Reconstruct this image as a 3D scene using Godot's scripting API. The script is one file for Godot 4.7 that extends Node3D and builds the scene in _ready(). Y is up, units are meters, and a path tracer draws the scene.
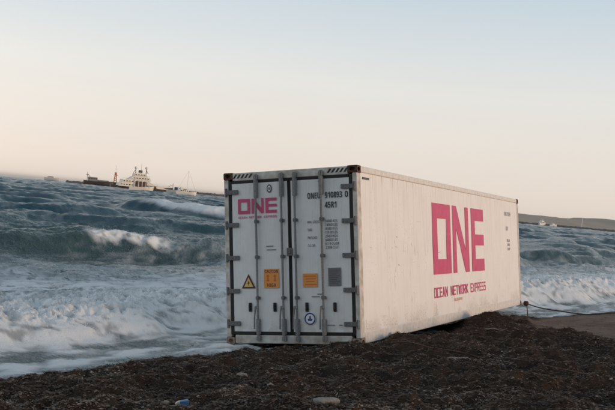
extends Node3D

# ------------------------------------------------------------------ frame of reference
# y = 0 is the still water level, the photographer stands at x = z = 0 on the beach.
const IN_X := 0.797      # inland normal of the shoreline
const IN_Z := 0.604
const IN_0 := 10.28
const W := 2.438         # container width, height, length
const H := 2.896
const L := 12.192

var rng := RandomNumberGenerator.new()
var n_big := FastNoiseLite.new()
var n_mid := FastNoiseLite.new()
var n_fine := FastNoiseLite.new()
var n_cell := FastNoiseLite.new()
var n_warp := FastNoiseLite.new()
var used := {}
var MT := {}

func _ready() -> void:
	rng.seed = 71
	setup_noise()
	# ---- camera
	var cam := Camera3D.new()
	cam.name = "camera"
	cam.fov = 23.856
	cam.near = 0.1
	cam.far = 20000.0
	cam.transform = Transform3D(Basis(Vector3(0.99595, 0.08988, -0.00029), Vector3(-0.08988, 0.99595, -0.00325), Vector3(0.0, 0.00326, 0.99999)).orthonormalized(), Vector3(0, 2.62, 0))
	add_child(cam)
	cam.current = true
	# ---- sky and exposure
	var env := Environment.new()
	env.background_mode = Environment.BG_SKY
	var sky := Sky.new()
	var pan := PanoramaSkyMaterial.new()
	pan.panorama = sky_texture()
	sky.sky_material = pan
	env.sky = sky
	env.background_energy_multiplier = 1.0
	env.tonemap_mode = Environment.TONE_MAPPER_LINEAR
	env.tonemap_exposure = 1.2
	env.fog_enabled = true
	env.fog_density = 0.00003
	env.fog_light_color = Color(1.0, 0.96, 0.92)
	env.ssao_enabled = true
	env.ssil_enabled = true
	env.sdfgi_enabled = true
	var we := WorldEnvironment.new()
	we.name = "world_environment"
	we.environment = env
	add_child(we)
	# ---- the low sun, off to the right
	var sun := DirectionalLight3D.new()
	sun.name = "sun"
	sun.light_energy = 0.56
	sun.light_color = Color(1.0, 0.84, 0.70)
	sun.light_angular_distance = 16.0
	sun.shadow_enabled = true
	var to_sun := Vector3(0.952, 0.125, 0.30).normalized()
	sun.transform = Transform3D(Basis.looking_at(-to_sun, Vector3.UP), Vector3(20, 20, 10))
	add_child(sun)

	setup_materials()
	# ---- large structure
	build_ground()
	build_sea()
	build_hills()
	build_breakwaters()
	# ---- objects
	build_container()
	build_ships()
	build_ropes()
	build_litter()
	build_spray()
	build_debris()


# ================================================================== small helpers
func setup_noise() -> void:
	for a in [[n_big, 3, 0.02, 3], [n_mid, 11, 0.12, 3], [n_fine, 23, 0.9, 3], [n_warp, 5, 0.05, 2]]:
		var n: FastNoiseLite = a[0]
		n.noise_type = FastNoiseLite.TYPE_SIMPLEX_SMOOTH
		n.seed = a[1]
		n.frequency = a[2]
		n.fractal_type = FastNoiseLite.FRACTAL_FBM
		n.fractal_octaves = a[3]
	n_cell.noise_type = FastNoiseLite.TYPE_CELLULAR
	n_cell.cellular_distance_function = FastNoiseLite.DISTANCE_EUCLIDEAN
	n_cell.cellular_return_type = FastNoiseLite.RETURN_DISTANCE2_SUB
	n_cell.seed = 9
	n_cell.frequency = 1.0
	n_cell.fractal_type = FastNoiseLite.FRACTAL_NONE


func lin(r: float, g: float, b: float) -> Color:
	return Color(r, g, b).linear_to_srgb()


func noise_tex(freq: float, sd: int, octaves := 4, size := 512, normal := false, strength := 4.0, c0 = null, c1 = null) -> NoiseTexture2D:
	var f := FastNoiseLite.new()
	f.noise_type = FastNoiseLite.TYPE_SIMPLEX_SMOOTH
	f.frequency = freq
	f.seed = sd
	f.fractal_octaves = octaves
	var t := NoiseTexture2D.new()
	t.width = size
	t.height = size
	t.seamless = true
	t.as_normal_map = normal
	t.bump_strength = strength
	if c0 != null:
		var g := Gradient.new()
		g.set_color(0, c0)
		g.set_color(1, c1)
		t.color_ramp = g
	t.noise = f
	return t


func mat(r: float, g: float, b: float, rough := 0.7, metal := 0.0) -> StandardMaterial3D:
	var m := StandardMaterial3D.new()
	m.albedo_color = lin(r, g, b)
	m.roughness = rough
	m.metallic = metal
	return m


func worn(r: float, g: float, b: float, rough: float, metal: float, tint: Texture2D, scale: float, bump := 0.0) -> StandardMaterial3D:
	var m := mat(r, g, b, rough, metal)
	m.albedo_texture = tint
	m.uv1_triplanar = true
	m.uv1_scale = Vector3.ONE * scale
	if bump > 0.0:
		m.heightmap_enabled = true
		m.heightmap_texture = MT.height
		m.heightmap_scale = bump
	return m


func setup_materials() -> void:
	MT.height = noise_tex(0.02, 41, 4)
	MT.grime = noise_tex(0.012, 42, 5, 512, false, 1.0, Color(0.74, 0.70, 0.66), Color(1, 1, 1))
	MT.stain = noise_tex(0.02, 47, 5, 512, false, 1.0, Color(0.55, 0.42, 0.34), Color(1, 0.99, 0.98))
	MT.faint = noise_tex(0.012, 49, 5, 512, false, 1.0, Color(0.90, 0.88, 0.87), Color(1, 1, 1))
	MT.rusty = noise_tex(0.018, 43, 5, 512, false, 1.0, Color(0.30, 0.15, 0.09), Color(0.75, 0.68, 0.62))
	MT.white = worn(0.70, 0.68, 0.65, 0.55, 0.0, MT.grime, 0.7)
	MT.rail = worn(0.76, 0.74, 0.71, 0.5, 0.0, MT.faint, 1.1)
	MT.rust_post = worn(0.70, 0.67, 0.63, 0.6, 0.0, MT.stain, 1.6, 0.1)
	MT.rust_cast = worn(0.32, 0.20, 0.15, 0.8, 0.0, MT.rusty, 5.0, 0.25)
	MT.pale_cast = worn(0.52, 0.46, 0.42, 0.75, 0.0, MT.stain, 4.0, 0.2)
	MT.steel = worn(0.26, 0.27, 0.285, 0.5, 0.0, MT.grime, 4.0)
	MT.steel_dark = worn(0.17, 0.178, 0.19, 0.55, 0.0, MT.grime, 5.0)
	MT.rubber = mat(0.012, 0.012, 0.012, 0.7)
	MT.under = worn(0.10, 0.09, 0.085, 0.9, 0.0, MT.grime, 1.5)
	MT.magenta = worn(0.62, 0.07, 0.19, 0.5, 0.0, MT.faint, 0.6)
	MT.black = mat(0.02, 0.02, 0.022, 0.6)
	MT.ink = mat(0.045, 0.045, 0.05, 0.6)
	MT.orange = mat(0.75, 0.29, 0.06, 0.5)
	MT.orange_dark = mat(0.55, 0.13, 0.02, 0.5)
	MT.yellow = mat(0.70, 0.48, 0.12, 0.5)
	MT.plum = mat(0.07, 0.02, 0.03, 0.5)
	MT.blue = mat(0.03, 0.06, 0.22, 0.5)
	MT.sticker_white = mat(0.72, 0.72, 0.72, 0.5)
	MT.plate = mat(0.17, 0.17, 0.18, 0.45, 0.3)
	MT.plate_dark = mat(0.08, 0.08, 0.085, 0.5)
	MT.boat_white = mat(0.80, 0.78, 0.74, 0.5)
	MT.boat_cream = mat(0.78, 0.73, 0.64, 0.55)
	MT.boat_dark = mat(0.05, 0.04, 0.04, 0.5)
	MT.boat_glass = mat(0.02, 0.025, 0.03, 0.15)
	MT.boat_wood = mat(0.13, 0.07, 0.045, 0.6)
	MT.boat_blue = mat(0.05, 0.08, 0.18, 0.5)
	MT.boat_grey = mat(0.22, 0.22, 0.23, 0.6)
	MT.tower_orange = mat(0.55, 0.16, 0.06, 0.6)


func numbered(called: String) -> String:
	if not used.has(called):
		used[called] = 0
		return called
	used[called] += 1
	return "%s_%03d" % [called, used[called]]


func tag(o: Node3D, label := "", category := "", group := "", kind := "") -> Node3D:
	if label != "": o.set_meta("label", label)
	if category != "": o.set_meta("category", category)
	if group != "": o.set_meta("group", group)
	if kind != "": o.set_meta("kind", kind)
	return o


func thing(called: String, label: String, category: String, at := Vector3.ZERO, turn := 0.0, group := "") -> Node3D:
	var o := Node3D.new()
	o.name = numbered(called)
	add_child(o)
	o.position = at
	o.rotation.y = turn
	tag(o, label, category, group)
	return o


# Triangle collector. Every face is given an inner point, so that it is turned outwards.
class MB:
	var v := PackedVector3Array()
	var n := PackedVector3Array()
	var uv := PackedVector2Array()
	var c := PackedColorArray()
	var idx := PackedInt32Array()
	var tint := Color(1, 1, 1)

	func poly(p: Array, out_dir: Vector3) -> void:
		var nn: Vector3 = (p[1] - p[0]).cross(p[2] - p[0])
		if nn.length_squared() < 1e-16 and p.size() > 3:
			nn = (p[2] - p[0]).cross(p[3] - p[0])
		nn = nn.normalized()
		var flip := nn.dot(out_dir) < 0.0
		if flip: nn = -nn
		var b := v.size()
		for q in p:
			v.append(q); n.append(nn); uv.append(Vector2(q.x, q.y)); c.append(tint)
		for i in range(1, p.size() - 1):
			if flip: idx.append_array([b, b + i, b + i + 1])
			else: idx.append_array([b, b + i + 1, b + i])

	func box(centre: Vector3, size: Vector3, bevel := 0.0, basis := Basis.IDENTITY) -> void:
		var h := size * 0.5
		var e := minf(bevel, minf(h.x, minf(h.y, h.z)) * 0.6)
		for ax in 3:
			var a1 := (ax + 1) % 3
			var a2 := (ax + 2) % 3
			for s in [-1.0, 1.0]:
				var f := []
				for k in [[-1, -1], [1, -1], [1, 1], [-1, 1]]:
					var p := Vector3.ZERO
					p[ax] = s * h[ax]
					p[a1] = k[0] * (h[a1] - e)
					p[a2] = k[1] * (h[a2] - e)
					f.append(centre + basis * p)
				var d := Vector3.ZERO
				d[ax] = s
				poly(f, basis * d)
				if e > 0.0:
					for s2 in [-1.0, 1.0]:
						var g := []
						for k in [-1.0, 1.0]:
							for w in ([0, 1] if k < 0 else [1, 0]):
								var p := Vector3.ZERO
								p[ax] = s * (h[ax] - (0.0 if w == 0 else e))
								p[a1] = s2 * (h[a1] - (e if w == 0 else 0.0))
								p[a2] = k * (h[a2] - e)
								g.append(centre + basis * p)
						var dd := Vector3.ZERO
						dd[ax] = s
						dd[a1] = s2
						poly(g, basis * dd)
		if e > 0.0:
			for sx in [-1.0, 1.0]:
				for sy in [-1.0, 1.0]:
					for sz in [-1.0, 1.0]:
						var q := Vector3(sx, sy, sz)
						var t := []
						for ax in 3:
							var p := Vector3.ZERO
							for k in 3:
								p[k] = q[k] * (h[k] - (0.0 if k == ax else e))
							t.append(centre + basis * p)
						poly(t, basis * q)

	func tube(pts: Array, radii: Array, sides := 8, cap := true) -> void:
		var b := v.size()
		var side := Vector3.ZERO
		for i in pts.size():
			var d: Vector3 = (pts[mini(i + 1, pts.size() - 1)] - pts[maxi(i - 1, 0)]).normalized()
			if i == 0:
				side = d.cross(Vector3.UP if absf(d.y) < 0.9 else Vector3.RIGHT).normalized()
			side = (side - d * side.dot(d)).normalized()
			var up := d.cross(side)
			var r: float = radii[mini(i, radii.size() - 1)]
			for k in sides + 1:
				var a := TAU * k / sides
				var o := side * cos(a) + up * sin(a)
				v.append(pts[i] + o * r); n.append(o); uv.append(Vector2(float(k) / sides, float(i))); c.append(tint)
		var row := sides + 1
		for i in pts.size() - 1:
			for k in sides:
				var p := b + i * row + k
				idx.append_array([p, p + row, p + 1, p + 1, p + row, p + row + 1])
		if cap:
			for e in [0, pts.size() - 1]:
				var ring := []
				for k in sides:
					ring.append(v[b + e * row + k])
				poly(ring, pts[e] - pts[1 if e == 0 else e - 1])

	# flat outline in the xy plane, extruded along z
	func prism(outline: PackedVector2Array, z0: float, z1: float, xf := Transform3D.IDENTITY) -> void:
		var tri := Geometry2D.triangulate_polygon(outline)
		for z in [z0, z1]:
			for i in range(0, tri.size(), 3):
				var f := []
				for k in 3:
					f.append(xf * Vector3(outline[tri[i + k]].x, outline[tri[i + k]].y, z))
				poly(f, xf.basis * Vector3(0, 0, 1 if z == maxf(z0, z1) else -1))
		var cw := Geometry2D.is_polygon_clockwise(outline)
		for i in outline.size():
			var a := outline[i]
			var bb := outline[(i + 1) % outline.size()]
			var d := bb - a
			var o := Vector3(d.y, -d.x, 0) * (-1.0 if cw else 1.0)
			poly([xf * Vector3(a.x, a.y, z0), xf * Vector3(bb.x, bb.y, z0), xf * Vector3(bb.x, bb.y, z1), xf * Vector3(a.x, a.y, z1)], xf.basis * o)

	# a smooth sheet of rows x cols points
	func sheet(pts: PackedVector3Array, cols: int, up: Vector3, uvs := PackedVector2Array(), cols_c := PackedColorArray()) -> void:
		var rows := pts.size() / cols
		var b := v.size()
		for r in rows:
			for k in cols:
				var dx := pts[r * cols + mini(k + 1, cols - 1)] - pts[r * cols + maxi(k - 1, 0)]
				var dy := pts[mini(r + 1, rows - 1) * cols + k] - pts[maxi(r - 1, 0) * cols + k]
				var nn := dx.cross(dy).normalized()
				if nn.dot(up) < 0.0: nn = -nn
				v.append(pts[r * cols + k]); n.append(nn)
				uv.append(uvs[r * cols + k] if uvs.size() else Vector2(k, r))
				c.append(cols_c[r * cols + k] if cols_c.size() else tint)
		for r in rows - 1:
			for k in cols - 1:
				var p := b + r * cols + k
				var g := (v[p + 1] - v[p]).cross(v[p + cols] - v[p])
				if g.length_squared() == 0.0: g = (v[p + cols + 1] - v[p + cols]).cross(v[p + cols] - v[p])
				if g.dot(n[p]) < 0.0: idx.append_array([p, p + 1, p + cols, p + 1, p + cols + 1, p + cols])
				else: idx.append_array([p, p + cols, p + 1, p + 1, p + cols, p + cols + 1])

	func mesh(m: Material, on: ArrayMesh = null) -> ArrayMesh:
		var a := []
		a.resize(Mesh.ARRAY_MAX)
		a[Mesh.ARRAY_VERTEX] = v
		a[Mesh.ARRAY_NORMAL] = n
		a[Mesh.ARRAY_TEX_UV] = uv
		a[Mesh.ARRAY_COLOR] = c
		a[Mesh.ARRAY_INDEX] = idx
		var am := on if on else ArrayMesh.new()
		am.add_surface_from_arrays(Mesh.PRIMITIVE_TRIANGLES, a)
		am.surface_set_material(am.get_surface_count() - 1, m)
		return am


func put(called: String, mb: MB, m: Material, parent: Node3D = null) -> MeshInstance3D:
	var o := MeshInstance3D.new()
	o.mesh = mb.mesh(m)
	if parent == null:
		o.name = numbered(called)
		add_child(o)
	else:
		o.name = called
		parent.add_child(o, true)
	return o


func boxed(called: String, centre: Vector3, size: Vector3, bevel: float, m: Material, parent: Node3D) -> MeshInstance3D:
	var b := MB.new()
	b.box(centre, size, bevel)
	return put(called, b, m, parent)


# lettering as thin raised paint, fitted to a width and a height; (x, y) is the lower left corner on a plane facing +z
func text(called: String, s: String, x: float, y: float, w: float, h: float, z: float, m: Material, parent: Node3D, xf := Transform3D.IDENTITY, bold := 400, face := "Droid Sans") -> MeshInstance3D:
	var f := SystemFont.new()
	f.font_names = PackedStringArray([face])
	f.font_weight = bold
	var t := TextMesh.new()
	t.text = s
	t.font = f
	t.font_size = 32
	t.pixel_size = 0.01
	t.depth = 0.02
	t.curve_step = 2.0
	var bb := t.get_aabb()
	var o := MeshInstance3D.new()
	t.material = m
	o.mesh = t
	o.name = called
	parent.add_child(o, true)
	var sx := w / maxf(bb.size.x, 0.001)
	var sy := h / maxf(bb.size.y, 0.001)
	var b := Basis(Vector3(sx, 0, 0), Vector3(0, sy, 0), Vector3(0, 0, 0.06))
	o.transform = xf * Transform3D(b, Vector3(x - bb.position.x * sx, y - bb.position.y * sy, z - bb.position.z * 0.06))
	return o


# ================================================================== sky
func sky_texture() -> ImageTexture:
	var w := 1024
	var h := 512
	var im := Image.create(w, h, false, Image.FORMAT_RGBF)
	# elevation in degrees, linear colour
	var el := [0.0, 1.5, 4.0, 7.0, 10.0, 13.0, 20.0, 35.0, 60.0, 90.0]
	var cr := [Vector3(0.64, 0.555, 0.49), Vector3(0.675, 0.595, 0.525), Vector3(0.685, 0.635, 0.575), Vector3(0.655, 0.65, 0.62), Vector3(0.56, 0.605, 0.63), Vector3(0.465, 0.55, 0.61), Vector3(0.36, 0.45, 0.51), Vector3(0.28, 0.355, 0.42), Vector3(0.215, 0.28, 0.34), Vector3(0.18, 0.24, 0.30)]
	var sun_az := atan2(0.954, -0.295)
	for j in h:
		var e := 90.0 - 180.0 * (j + 0.5) / h
		var base := Vector3(0.05, 0.055, 0.06)
		if e >= 0.0:
			for k in el.size() - 1:
				if e <= el[k + 1]:
					var t: float = (e - el[k]) / (el[k + 1] - el[k])
					base = cr[k].lerp(cr[k + 1], t)
					break
		for i in w:
			var az := ((i + 0.5) / w - 0.5) * TAU
			var c := base
			if e >= 0.0:
				# the low sun warms and brightens the air on its side, the air opposite is duller
				var near := 0.5 + 0.5 * cos(az - sun_az)
				var low := exp(-e / 16.0)
				var veil := n_big.get_noise_2d(i * 0.35 + 200.0, e * 9.0) * 0.5 + n_mid.get_noise_2d(i * 0.12, e * 6.0) * 0.3
				c = c * (1.0 + 0.035 * veil * exp(-absf(e - 6.0) / 9.0))
				c = c * (1.0 + low * (0.7 * pow(near, 8.0) - 0.02 * (1.0 - near)))
				c += Vector3(0.55, 0.30, 0.12) * low * pow(near, 14.0)
			im.set_pixel(i, j, Color(c.x, c.y, c.z))
	return ImageTexture.create_from_image(im)


# ================================================================== ground
func inland(x: float, z: float) -> float:
	return IN_X * x + IN_Z * z + IN_0


func bump(x: float, z: float, cx: float, cz: float, rx: float, a: float) -> float:
	var q := ((x - cx) * (x - cx) + (z - cz) * (z - cz)) / (rx * rx)
	return a * exp(-q) if q < 9.0 else 0.0


func sandy(x: float, z: float) -> float:
	# bare sand to the right beyond the bank of seaweed
	var e := n_mid.get_noise_2d(x * 5.0, z * 5.0) * 0.9 + n_fine.get_noise_2d(x, z) * 0.35
	var s := smoothstep(4.7, 5.3, x + e + (z + 21.0) * 0.06) * smoothstep(-17.0, -17.9, z + e * 0.7)
	return s


func ground_y(x: float, z: float, detail := true) -> float:
	var d := inland(x, z)
	var h := 0.0
	if d > -2.0:
		h = 1.05 * (1.0 - exp(-(d + 0.62) / 5.2))
	else:
		h = maxf(-0.319 + (d + 2.0) * 0.12, -6.0)
	if d > 12.0:
		h += (1.0 - exp(-(d - 12.0) / 60.0)) * 1.2
	if not detail or d < -6.0 or d > 40.0:
		return h
	# heaps of seaweed against the container and along the bank
	h += bump(x, z, 1.72, -16.15, 0.55, 0.14) + bump(x, z, 2.75, -18.9, 0.85, -0.20) + bump(x, z, 3.5, -20.4, 0.8, -0.20)
	h += bump(x, z, 3.95, -21.3, 0.75, 0.22) + bump(x, z, 4.6, -20.4, 0.9, 0.16)
	h += bump(x, z, 4.4, -17.6, 1.1, 0.10) + bump(x, z, -3.6, -12.3, 1.7, -0.10) + bump(x, z, -1.2, -15.2, 1.2, -0.10) + bump(x, z, 0.6, -15.5, 0.45, 0.03)
	var sw := 1.0 - sandy(x, z)
	var up := smoothstep(-0.6, 1.4, d)
	h += up * (n_mid.get_noise_2d(x * 6.0, z * 6.0) * 0.135 * (0.25 + 0.75 * sw))
	h += up * sw * (absf(n_fine.get_noise_2d(x * 2.2, z * 2.2)) * 0.11 + n_fine.get_noise_2d(x * 7.0, z * 7.0) * 0.022)
	h += smoothstep(0.2, 1.6, d) * sw * (0.06 * smoothstep(0.08, 0.42, n_mid.get_noise_2d(x * 8.0 + 33.0, z * 8.0)) - 0.03 * smoothstep(0.1, 0.4, n_mid.get_noise_2d(x * 9.0, z * 9.0 + 71.0)))
	h += n_mid.get_noise_2d(x * 9.0, z * 9.0) * 0.035 * smoothstep(-1.2, -0.2, d)
	# the storm-cut edge of the mat
	h += 0.10 * sw * smoothstep(4.9, 4.2, x + n_mid.get_noise_2d(x * 4.0, z * 4.0) * 0.8) * smoothstep(-17.5, -19.5, z) * smoothstep(0.1, 1.2, d)
	return h


func angles(fine: float, lo: float, hi: float, half: float, wide: float) -> PackedFloat32Array:
	var a := PackedFloat32Array()
	var t := -half
	while t <= half:
		a.append(t)
		t += fine
	var s := fine
	t = half
	while t < hi:
		s = minf(s * 1.25, wide)
		t = minf(t + s, hi)
		a.append(t)
	s = fine
	t = -half
	while t > lo:
		s = minf(s * 1.25, wide)
		t = maxf(t - s, lo)
		a.insert(0, t)
	return a


func build_ground() -> void:
	var an := angles(0.0022, -PI, PI, 0.40, 0.09)
	var rs := PackedFloat32Array([0.05])
	var r := 0.6
	while r < 5200.0:
		rs.append(r)
		r += 0.3 if r < 5.8 else (maxf(0.028, r * 0.0034) if r < 29.0 else r * 0.06)
	var cols := an.size()
	var pts := PackedVector3Array()
	var cc := PackedColorArray()
	var dark := Color(0.072, 0.050, 0.040)
	var brown := Color(0.125, 0.085, 0.060)
	var wet := Color(0.060, 0.048, 0.042)
	var sand := Color(0.50, 0.39, 0.32)
	for rr in rs:
		for a in an:
			var x := sin(a) * rr
			var z := -cos(a) * rr
			pts.append(Vector3(x, ground_y(x, z), z))
			var k := n_fine.get_noise_2d(x * 3.0 + 40.0, z * 3.0) * 0.8 + n_mid.get_noise_2d(x * 3.0, z * 3.0) * 0.8
			var c := dark.lerp(brown, clampf(0.45 + k, 0.0, 1.0))
			if rr < 60.0:
				var d := inland(x, z)
				c = c.lerp(sand * (0.9 + 0.35 * k), sandy(x, z))
				c = c.lerp(wet, smoothstep(0.5, -0.2, d) * 0.7)
			cc.append(c)
	var mb := MB.new()
	mb.sheet(pts, cols, Vector3.UP, PackedVector2Array(), cc)
	var m := StandardMaterial3D.new()
	m.vertex_color_use_as_albedo = true
	m.roughness = 0.92
	m.metallic_specular = 0.25
	m.uv1_triplanar = true
	m.uv1_world_triplanar = true
	m.uv1_scale = Vector3.ONE * 1.3
	m.albedo_texture = noise_tex(0.09, 51, 5, 1024, false, 1.0, Color(0.60, 0.58, 0.56), Color(1, 1, 1))
	m.heightmap_enabled = true
	m.heightmap_texture = noise_tex(0.08, 52, 5, 1024)
	m.heightmap_scale = 2.5
	tag(put("beach", mb, m), "", "", "", "structure")


# ================================================================== sea
func gauss(t: float) -> float:
	return exp(-t * t)


# a breaking crest: steep on the shoreward side (t < 0), long on the seaward side
func crest(t: float, front: float, back: float) -> float:
	return gauss(t / front) if t < 0.0 else gauss(t / back)


func a_skew(s: float) -> float:
	return 3.0 * n_warp.get_noise_2d(s * 3.0, 12.0)


# x: height, y: foam 0..1, z: milky 0..1
func sea_at(x: float, z: float, r: float) -> Vector3:
	var o := -inland(x, z)
	var s := 0.604 * x - 0.797 * z
	var h := 0.0
	var foam := 0.0
	var milky := 0.0
	if o < 60.0:
		milky = 1.0 - smoothstep(4.0, 55.0, o)
	var wp := n_warp.get_noise_2d(s * 1.2, o * 0.5)
	# ---------------- inner surf
	if o < 26.0:
		var line := n_mid.get_noise_2d(s * 2.0, 7.0)
		var ob := 2.9 + line * 1.1 + n_fine.get_noise_2d(s * 0.6, 3.0) * 0.45
		var t := o - ob
		var a := 0.30 + 0.30 * smoothstep(19.0, 31.0, s) + n_mid.get_noise_2d(s * 2.4, 31.0) * 0.13
		var f1 := n_fine.get_noise_2d(s * 1.1, o * 1.5)
		var f2 := n_fine.get_noise_2d(s * 4.3 + 9.0, o * 4.8)
		var body := crest(t, 1.15, 3.0)
		h += a * body + 0.10 * crest(t + 0.95, 0.22, 0.9)
		var lump := clampf(body * 1.3, 0.0, 1.0) * smoothstep(-1.0, -0.2, t)
		h += lump * ((0.35 - sqrt(f1 * f1 + 0.004)) * 0.34 + (0.3 - sqrt(f2 * f2 + 0.002)) * 0.15)
		# thin sheet running up the beach
		var run := smoothstep(-1.3, -2.0, t)
		h += 0.075 + 0.04 * f1 * run + (0.012 * f2)
		# foam
		var lace := n_cell.get_noise_2d(s * 1.5 + wp * 3.0 + f1 * 0.8, o * 2.4 + f1 * 1.2)      # -1 at the seams of the cells
		var lace2 := n_cell.get_noise_2d(s * 4.4 + f1 * 2.0, o * 6.2 + f2 * 1.0)
		var roll := smoothstep(-1.75, -1.2, t + f1 * 0.5) * smoothstep(5.0, 0.6, t)
		foam = maxf(foam, roll * clampf(1.0 + f1 * 0.9 + f2 * 0.7, 0.35, 1.0))
		var swash := smoothstep(-0.6, -1.4, t) * smoothstep(-0.8, 0.5, o + f1 * 1.2)
		foam = maxf(foam, swash * clampf(0.50 + f1 * 0.5 + n_mid.get_noise_2d(s * 3.2, o * 17.0) * 1.5 + f2 * 0.25, 0.10, 0.95))
		var trail := smoothstep(0.5, 3.0, t) * smoothstep(13.5, 4.0, t + f1 * 3.0)
		var net := smoothstep(-0.42, -0.92, lace) * 0.75 + smoothstep(-0.5, -0.95, lace2) * 0.35
		var patch := smoothstep(-0.25, 0.45, n_mid.get_noise_2d(s * 1.3 + 60.0, o * 2.8) + 0.15)
		foam = maxf(foam, trail * clampf(net + patch * 0.6 + f2 * 0.45 + f1 * 0.3 - 0.08, 0.0, 1.0))
		var strk := smoothstep(0.12, 0.5, n_mid.get_noise_2d(s * 1.1 + 20.0, o * 4.2)) * smoothstep(23.0, 8.0, o)
		foam = maxf(foam, strk * 0.45)
		# wash lapping up against the foot of the container
		var lap := bump(x, z, -0.75, -15.4, 0.95, 1.0)
		h += lap * (0.11 + 0.04 * f1)
		foam = maxf(foam, clampf(lap * 1.6, 0.0, 1.0) * clampf(0.62 + f1 * 0.5 + f2 * 0.5, 0.1, 0.95))
	# ---------------- outer waves
	var out := smoothstep(6.0, 13.0, o)
	if out > 0.0:
		# second breaker, its face dark, its crest torn white in one place
		var o2 := 17.0 + wp * 3.0 + n_mid.get_noise_2d(s * 0.8, 70.0) * 1.6
		var t2 := o - o2
		var a2 := 0.56 + n_mid.get_noise_2d(s * 0.9, 50.0) * 0.30
		if absf(t2) < 14.0:
			h += a2 * crest(t2, 1.05, 4.2) - 0.18 * gauss((t2 + 3.4) / 2.0)
			var torn := smoothstep(22.9, 23.6, s) * smoothstep(26.6, 25.6, s)
			torn = maxf(torn, smoothstep(0.30, 0.45, n_mid.get_noise_2d(s * 2.6, 90.0)) * 0.4 * smoothstep(-0.3, 0.1, t2))
			torn = maxf(torn, 0.3 * smoothstep(38.0, 42.0, s) * smoothstep(-0.4, 0.0, t2))
			var spill := smoothstep(-1.0 - 0.6 * n_fine.get_noise_2d(s * 1.2, 5.0), -0.5, t2) * smoothstep(0.5, 0.0, t2)
			foam = maxf(foam, torn * spill * clampf(0.9 + n_fine.get_noise_2d(s * 2.0, o * 3.0), 0.2, 1.0))
			h += torn * spill * (0.3 - absf(n_fine.get_noise_2d(s * 1.2, o * 1.2))) * 0.10
		# the train of waves behind it
		if o > 22.0:
			var ph := (o + wp * 9.0 + n_mid.get_noise_2d(s * 0.35, o * 0.25) * 4.0 - 17.0) / 19.0
			var k := floorf(ph + 0.5)
			var tt := (ph - k) * 19.0
			var ak := 0.50 + 0.65 * n_warp.get_noise_2d(s * 0.55 + k * 37.0, k * 91.0)
			ak = maxf(ak, 0.1) * smoothstep(22.0, 30.0, o)
			h += ak * crest(tt, 2.1, 5.0) - 0.15
			if o < 700.0:
				var cap := smoothstep(0.90, 1.1, ak + n_mid.get_noise_2d(s * 0.9, o * 0.3 + k * 11.0) * 0.55)
				foam = maxf(foam, cap * smoothstep(-1.5, -0.7, tt) * smoothstep(0.7, 0.0, tt) * (0.55 + 0.6 * n_fine.get_noise_2d(s * 1.0, o * 1.4)))
		# one big whitecap out to the left
		var along := (x + 18.0) * 0.9 + (z + 106.0) * 0.436
		var acr := (x + 18.0) * 0.436 - (z + 106.0) * 0.9
		if along > -8.0 and along < 34.0 and absf(acr) < 26.0:
			var side := smoothstep(-8.0, 2.0, along) * smoothstep(34.0, 22.0, along)
			var calm := side * smoothstep(26.0, 8.0, absf(acr))
			acr += n_mid.get_noise_2d(along * 0.8, 4.0) * 1.6
			h = lerpf(h, h * 0.3 + (1.45 - 0.024 * along) * crest(acr, 1.7, 5.0), calm)
			foam = maxf(foam * (1.0 - calm * 0.7), smoothstep(-1.5, 2.0, along) * smoothstep(30.0, 20.0, along) * smoothstep(1.4, 0.5, acr) * smoothstep(-1.1 - 0.13 * along, -0.6 - 0.06 * along, acr) * clampf(1.3 + n_fine.get_noise_2d(x * 0.9, z * 0.9), 0.8, 1.0))
		# wind sea of several sizes, crests drawn out along the shore
		var a1 := n_mid.get_noise_2d(o * 0.9 + wp * 4.0, s * 0.34)
		h += out * (0.5 - sqrt(a1 * a1 + 0.008)) * 0.55 - out * 0.16
		if r < 420.0:
			var fd := 1.0 - smoothstep(150.0, 420.0, r)
			var b1 := n_mid.get_noise_2d(o * 2.3 + 30.0, s * 0.95 + a1 * 3.0)
			h += fd * out * ((0.45 - sqrt(b1 * b1 + 0.004)) * 0.34)
			var streak := smoothstep(0.30, 0.55, n_mid.get_noise_2d(o * 1.7 - 50.0, s * 0.5)) * 0.16
			foam = maxf(foam, out * fd * streak * clampf(0.6 + b1, 0.0, 1.0))
	if r < 130.0:
		var fd2 := (1.0 - smoothstep(50.0, 130.0, r)) * (0.35 + 0.65 * out)
		var c1 := n_fine.get_noise_2d(o * 1.3, s * 0.62)
		h += fd2 * (0.35 - sqrt(c1 * c1 + 0.003)) * 0.09 * smoothstep(0.6, 3.5, o)
		if r > 26.0:
			var d1 := n_mid.get_noise_2d(o * 5.2 + a_skew(s), s * 2.0)
			h += out * (1.0 - smoothstep(80.0, 130.0, r)) * (0.4 - sqrt(d1 * d1 + 0.002)) * 0.16
		if r < 60.0:
			h += fd2 * n_fine.get_noise_2d(o * 3.6, s * 1.9) * 0.022
	return Vector3(h, clampf(foam, 0.0, 1.0), milky)


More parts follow.
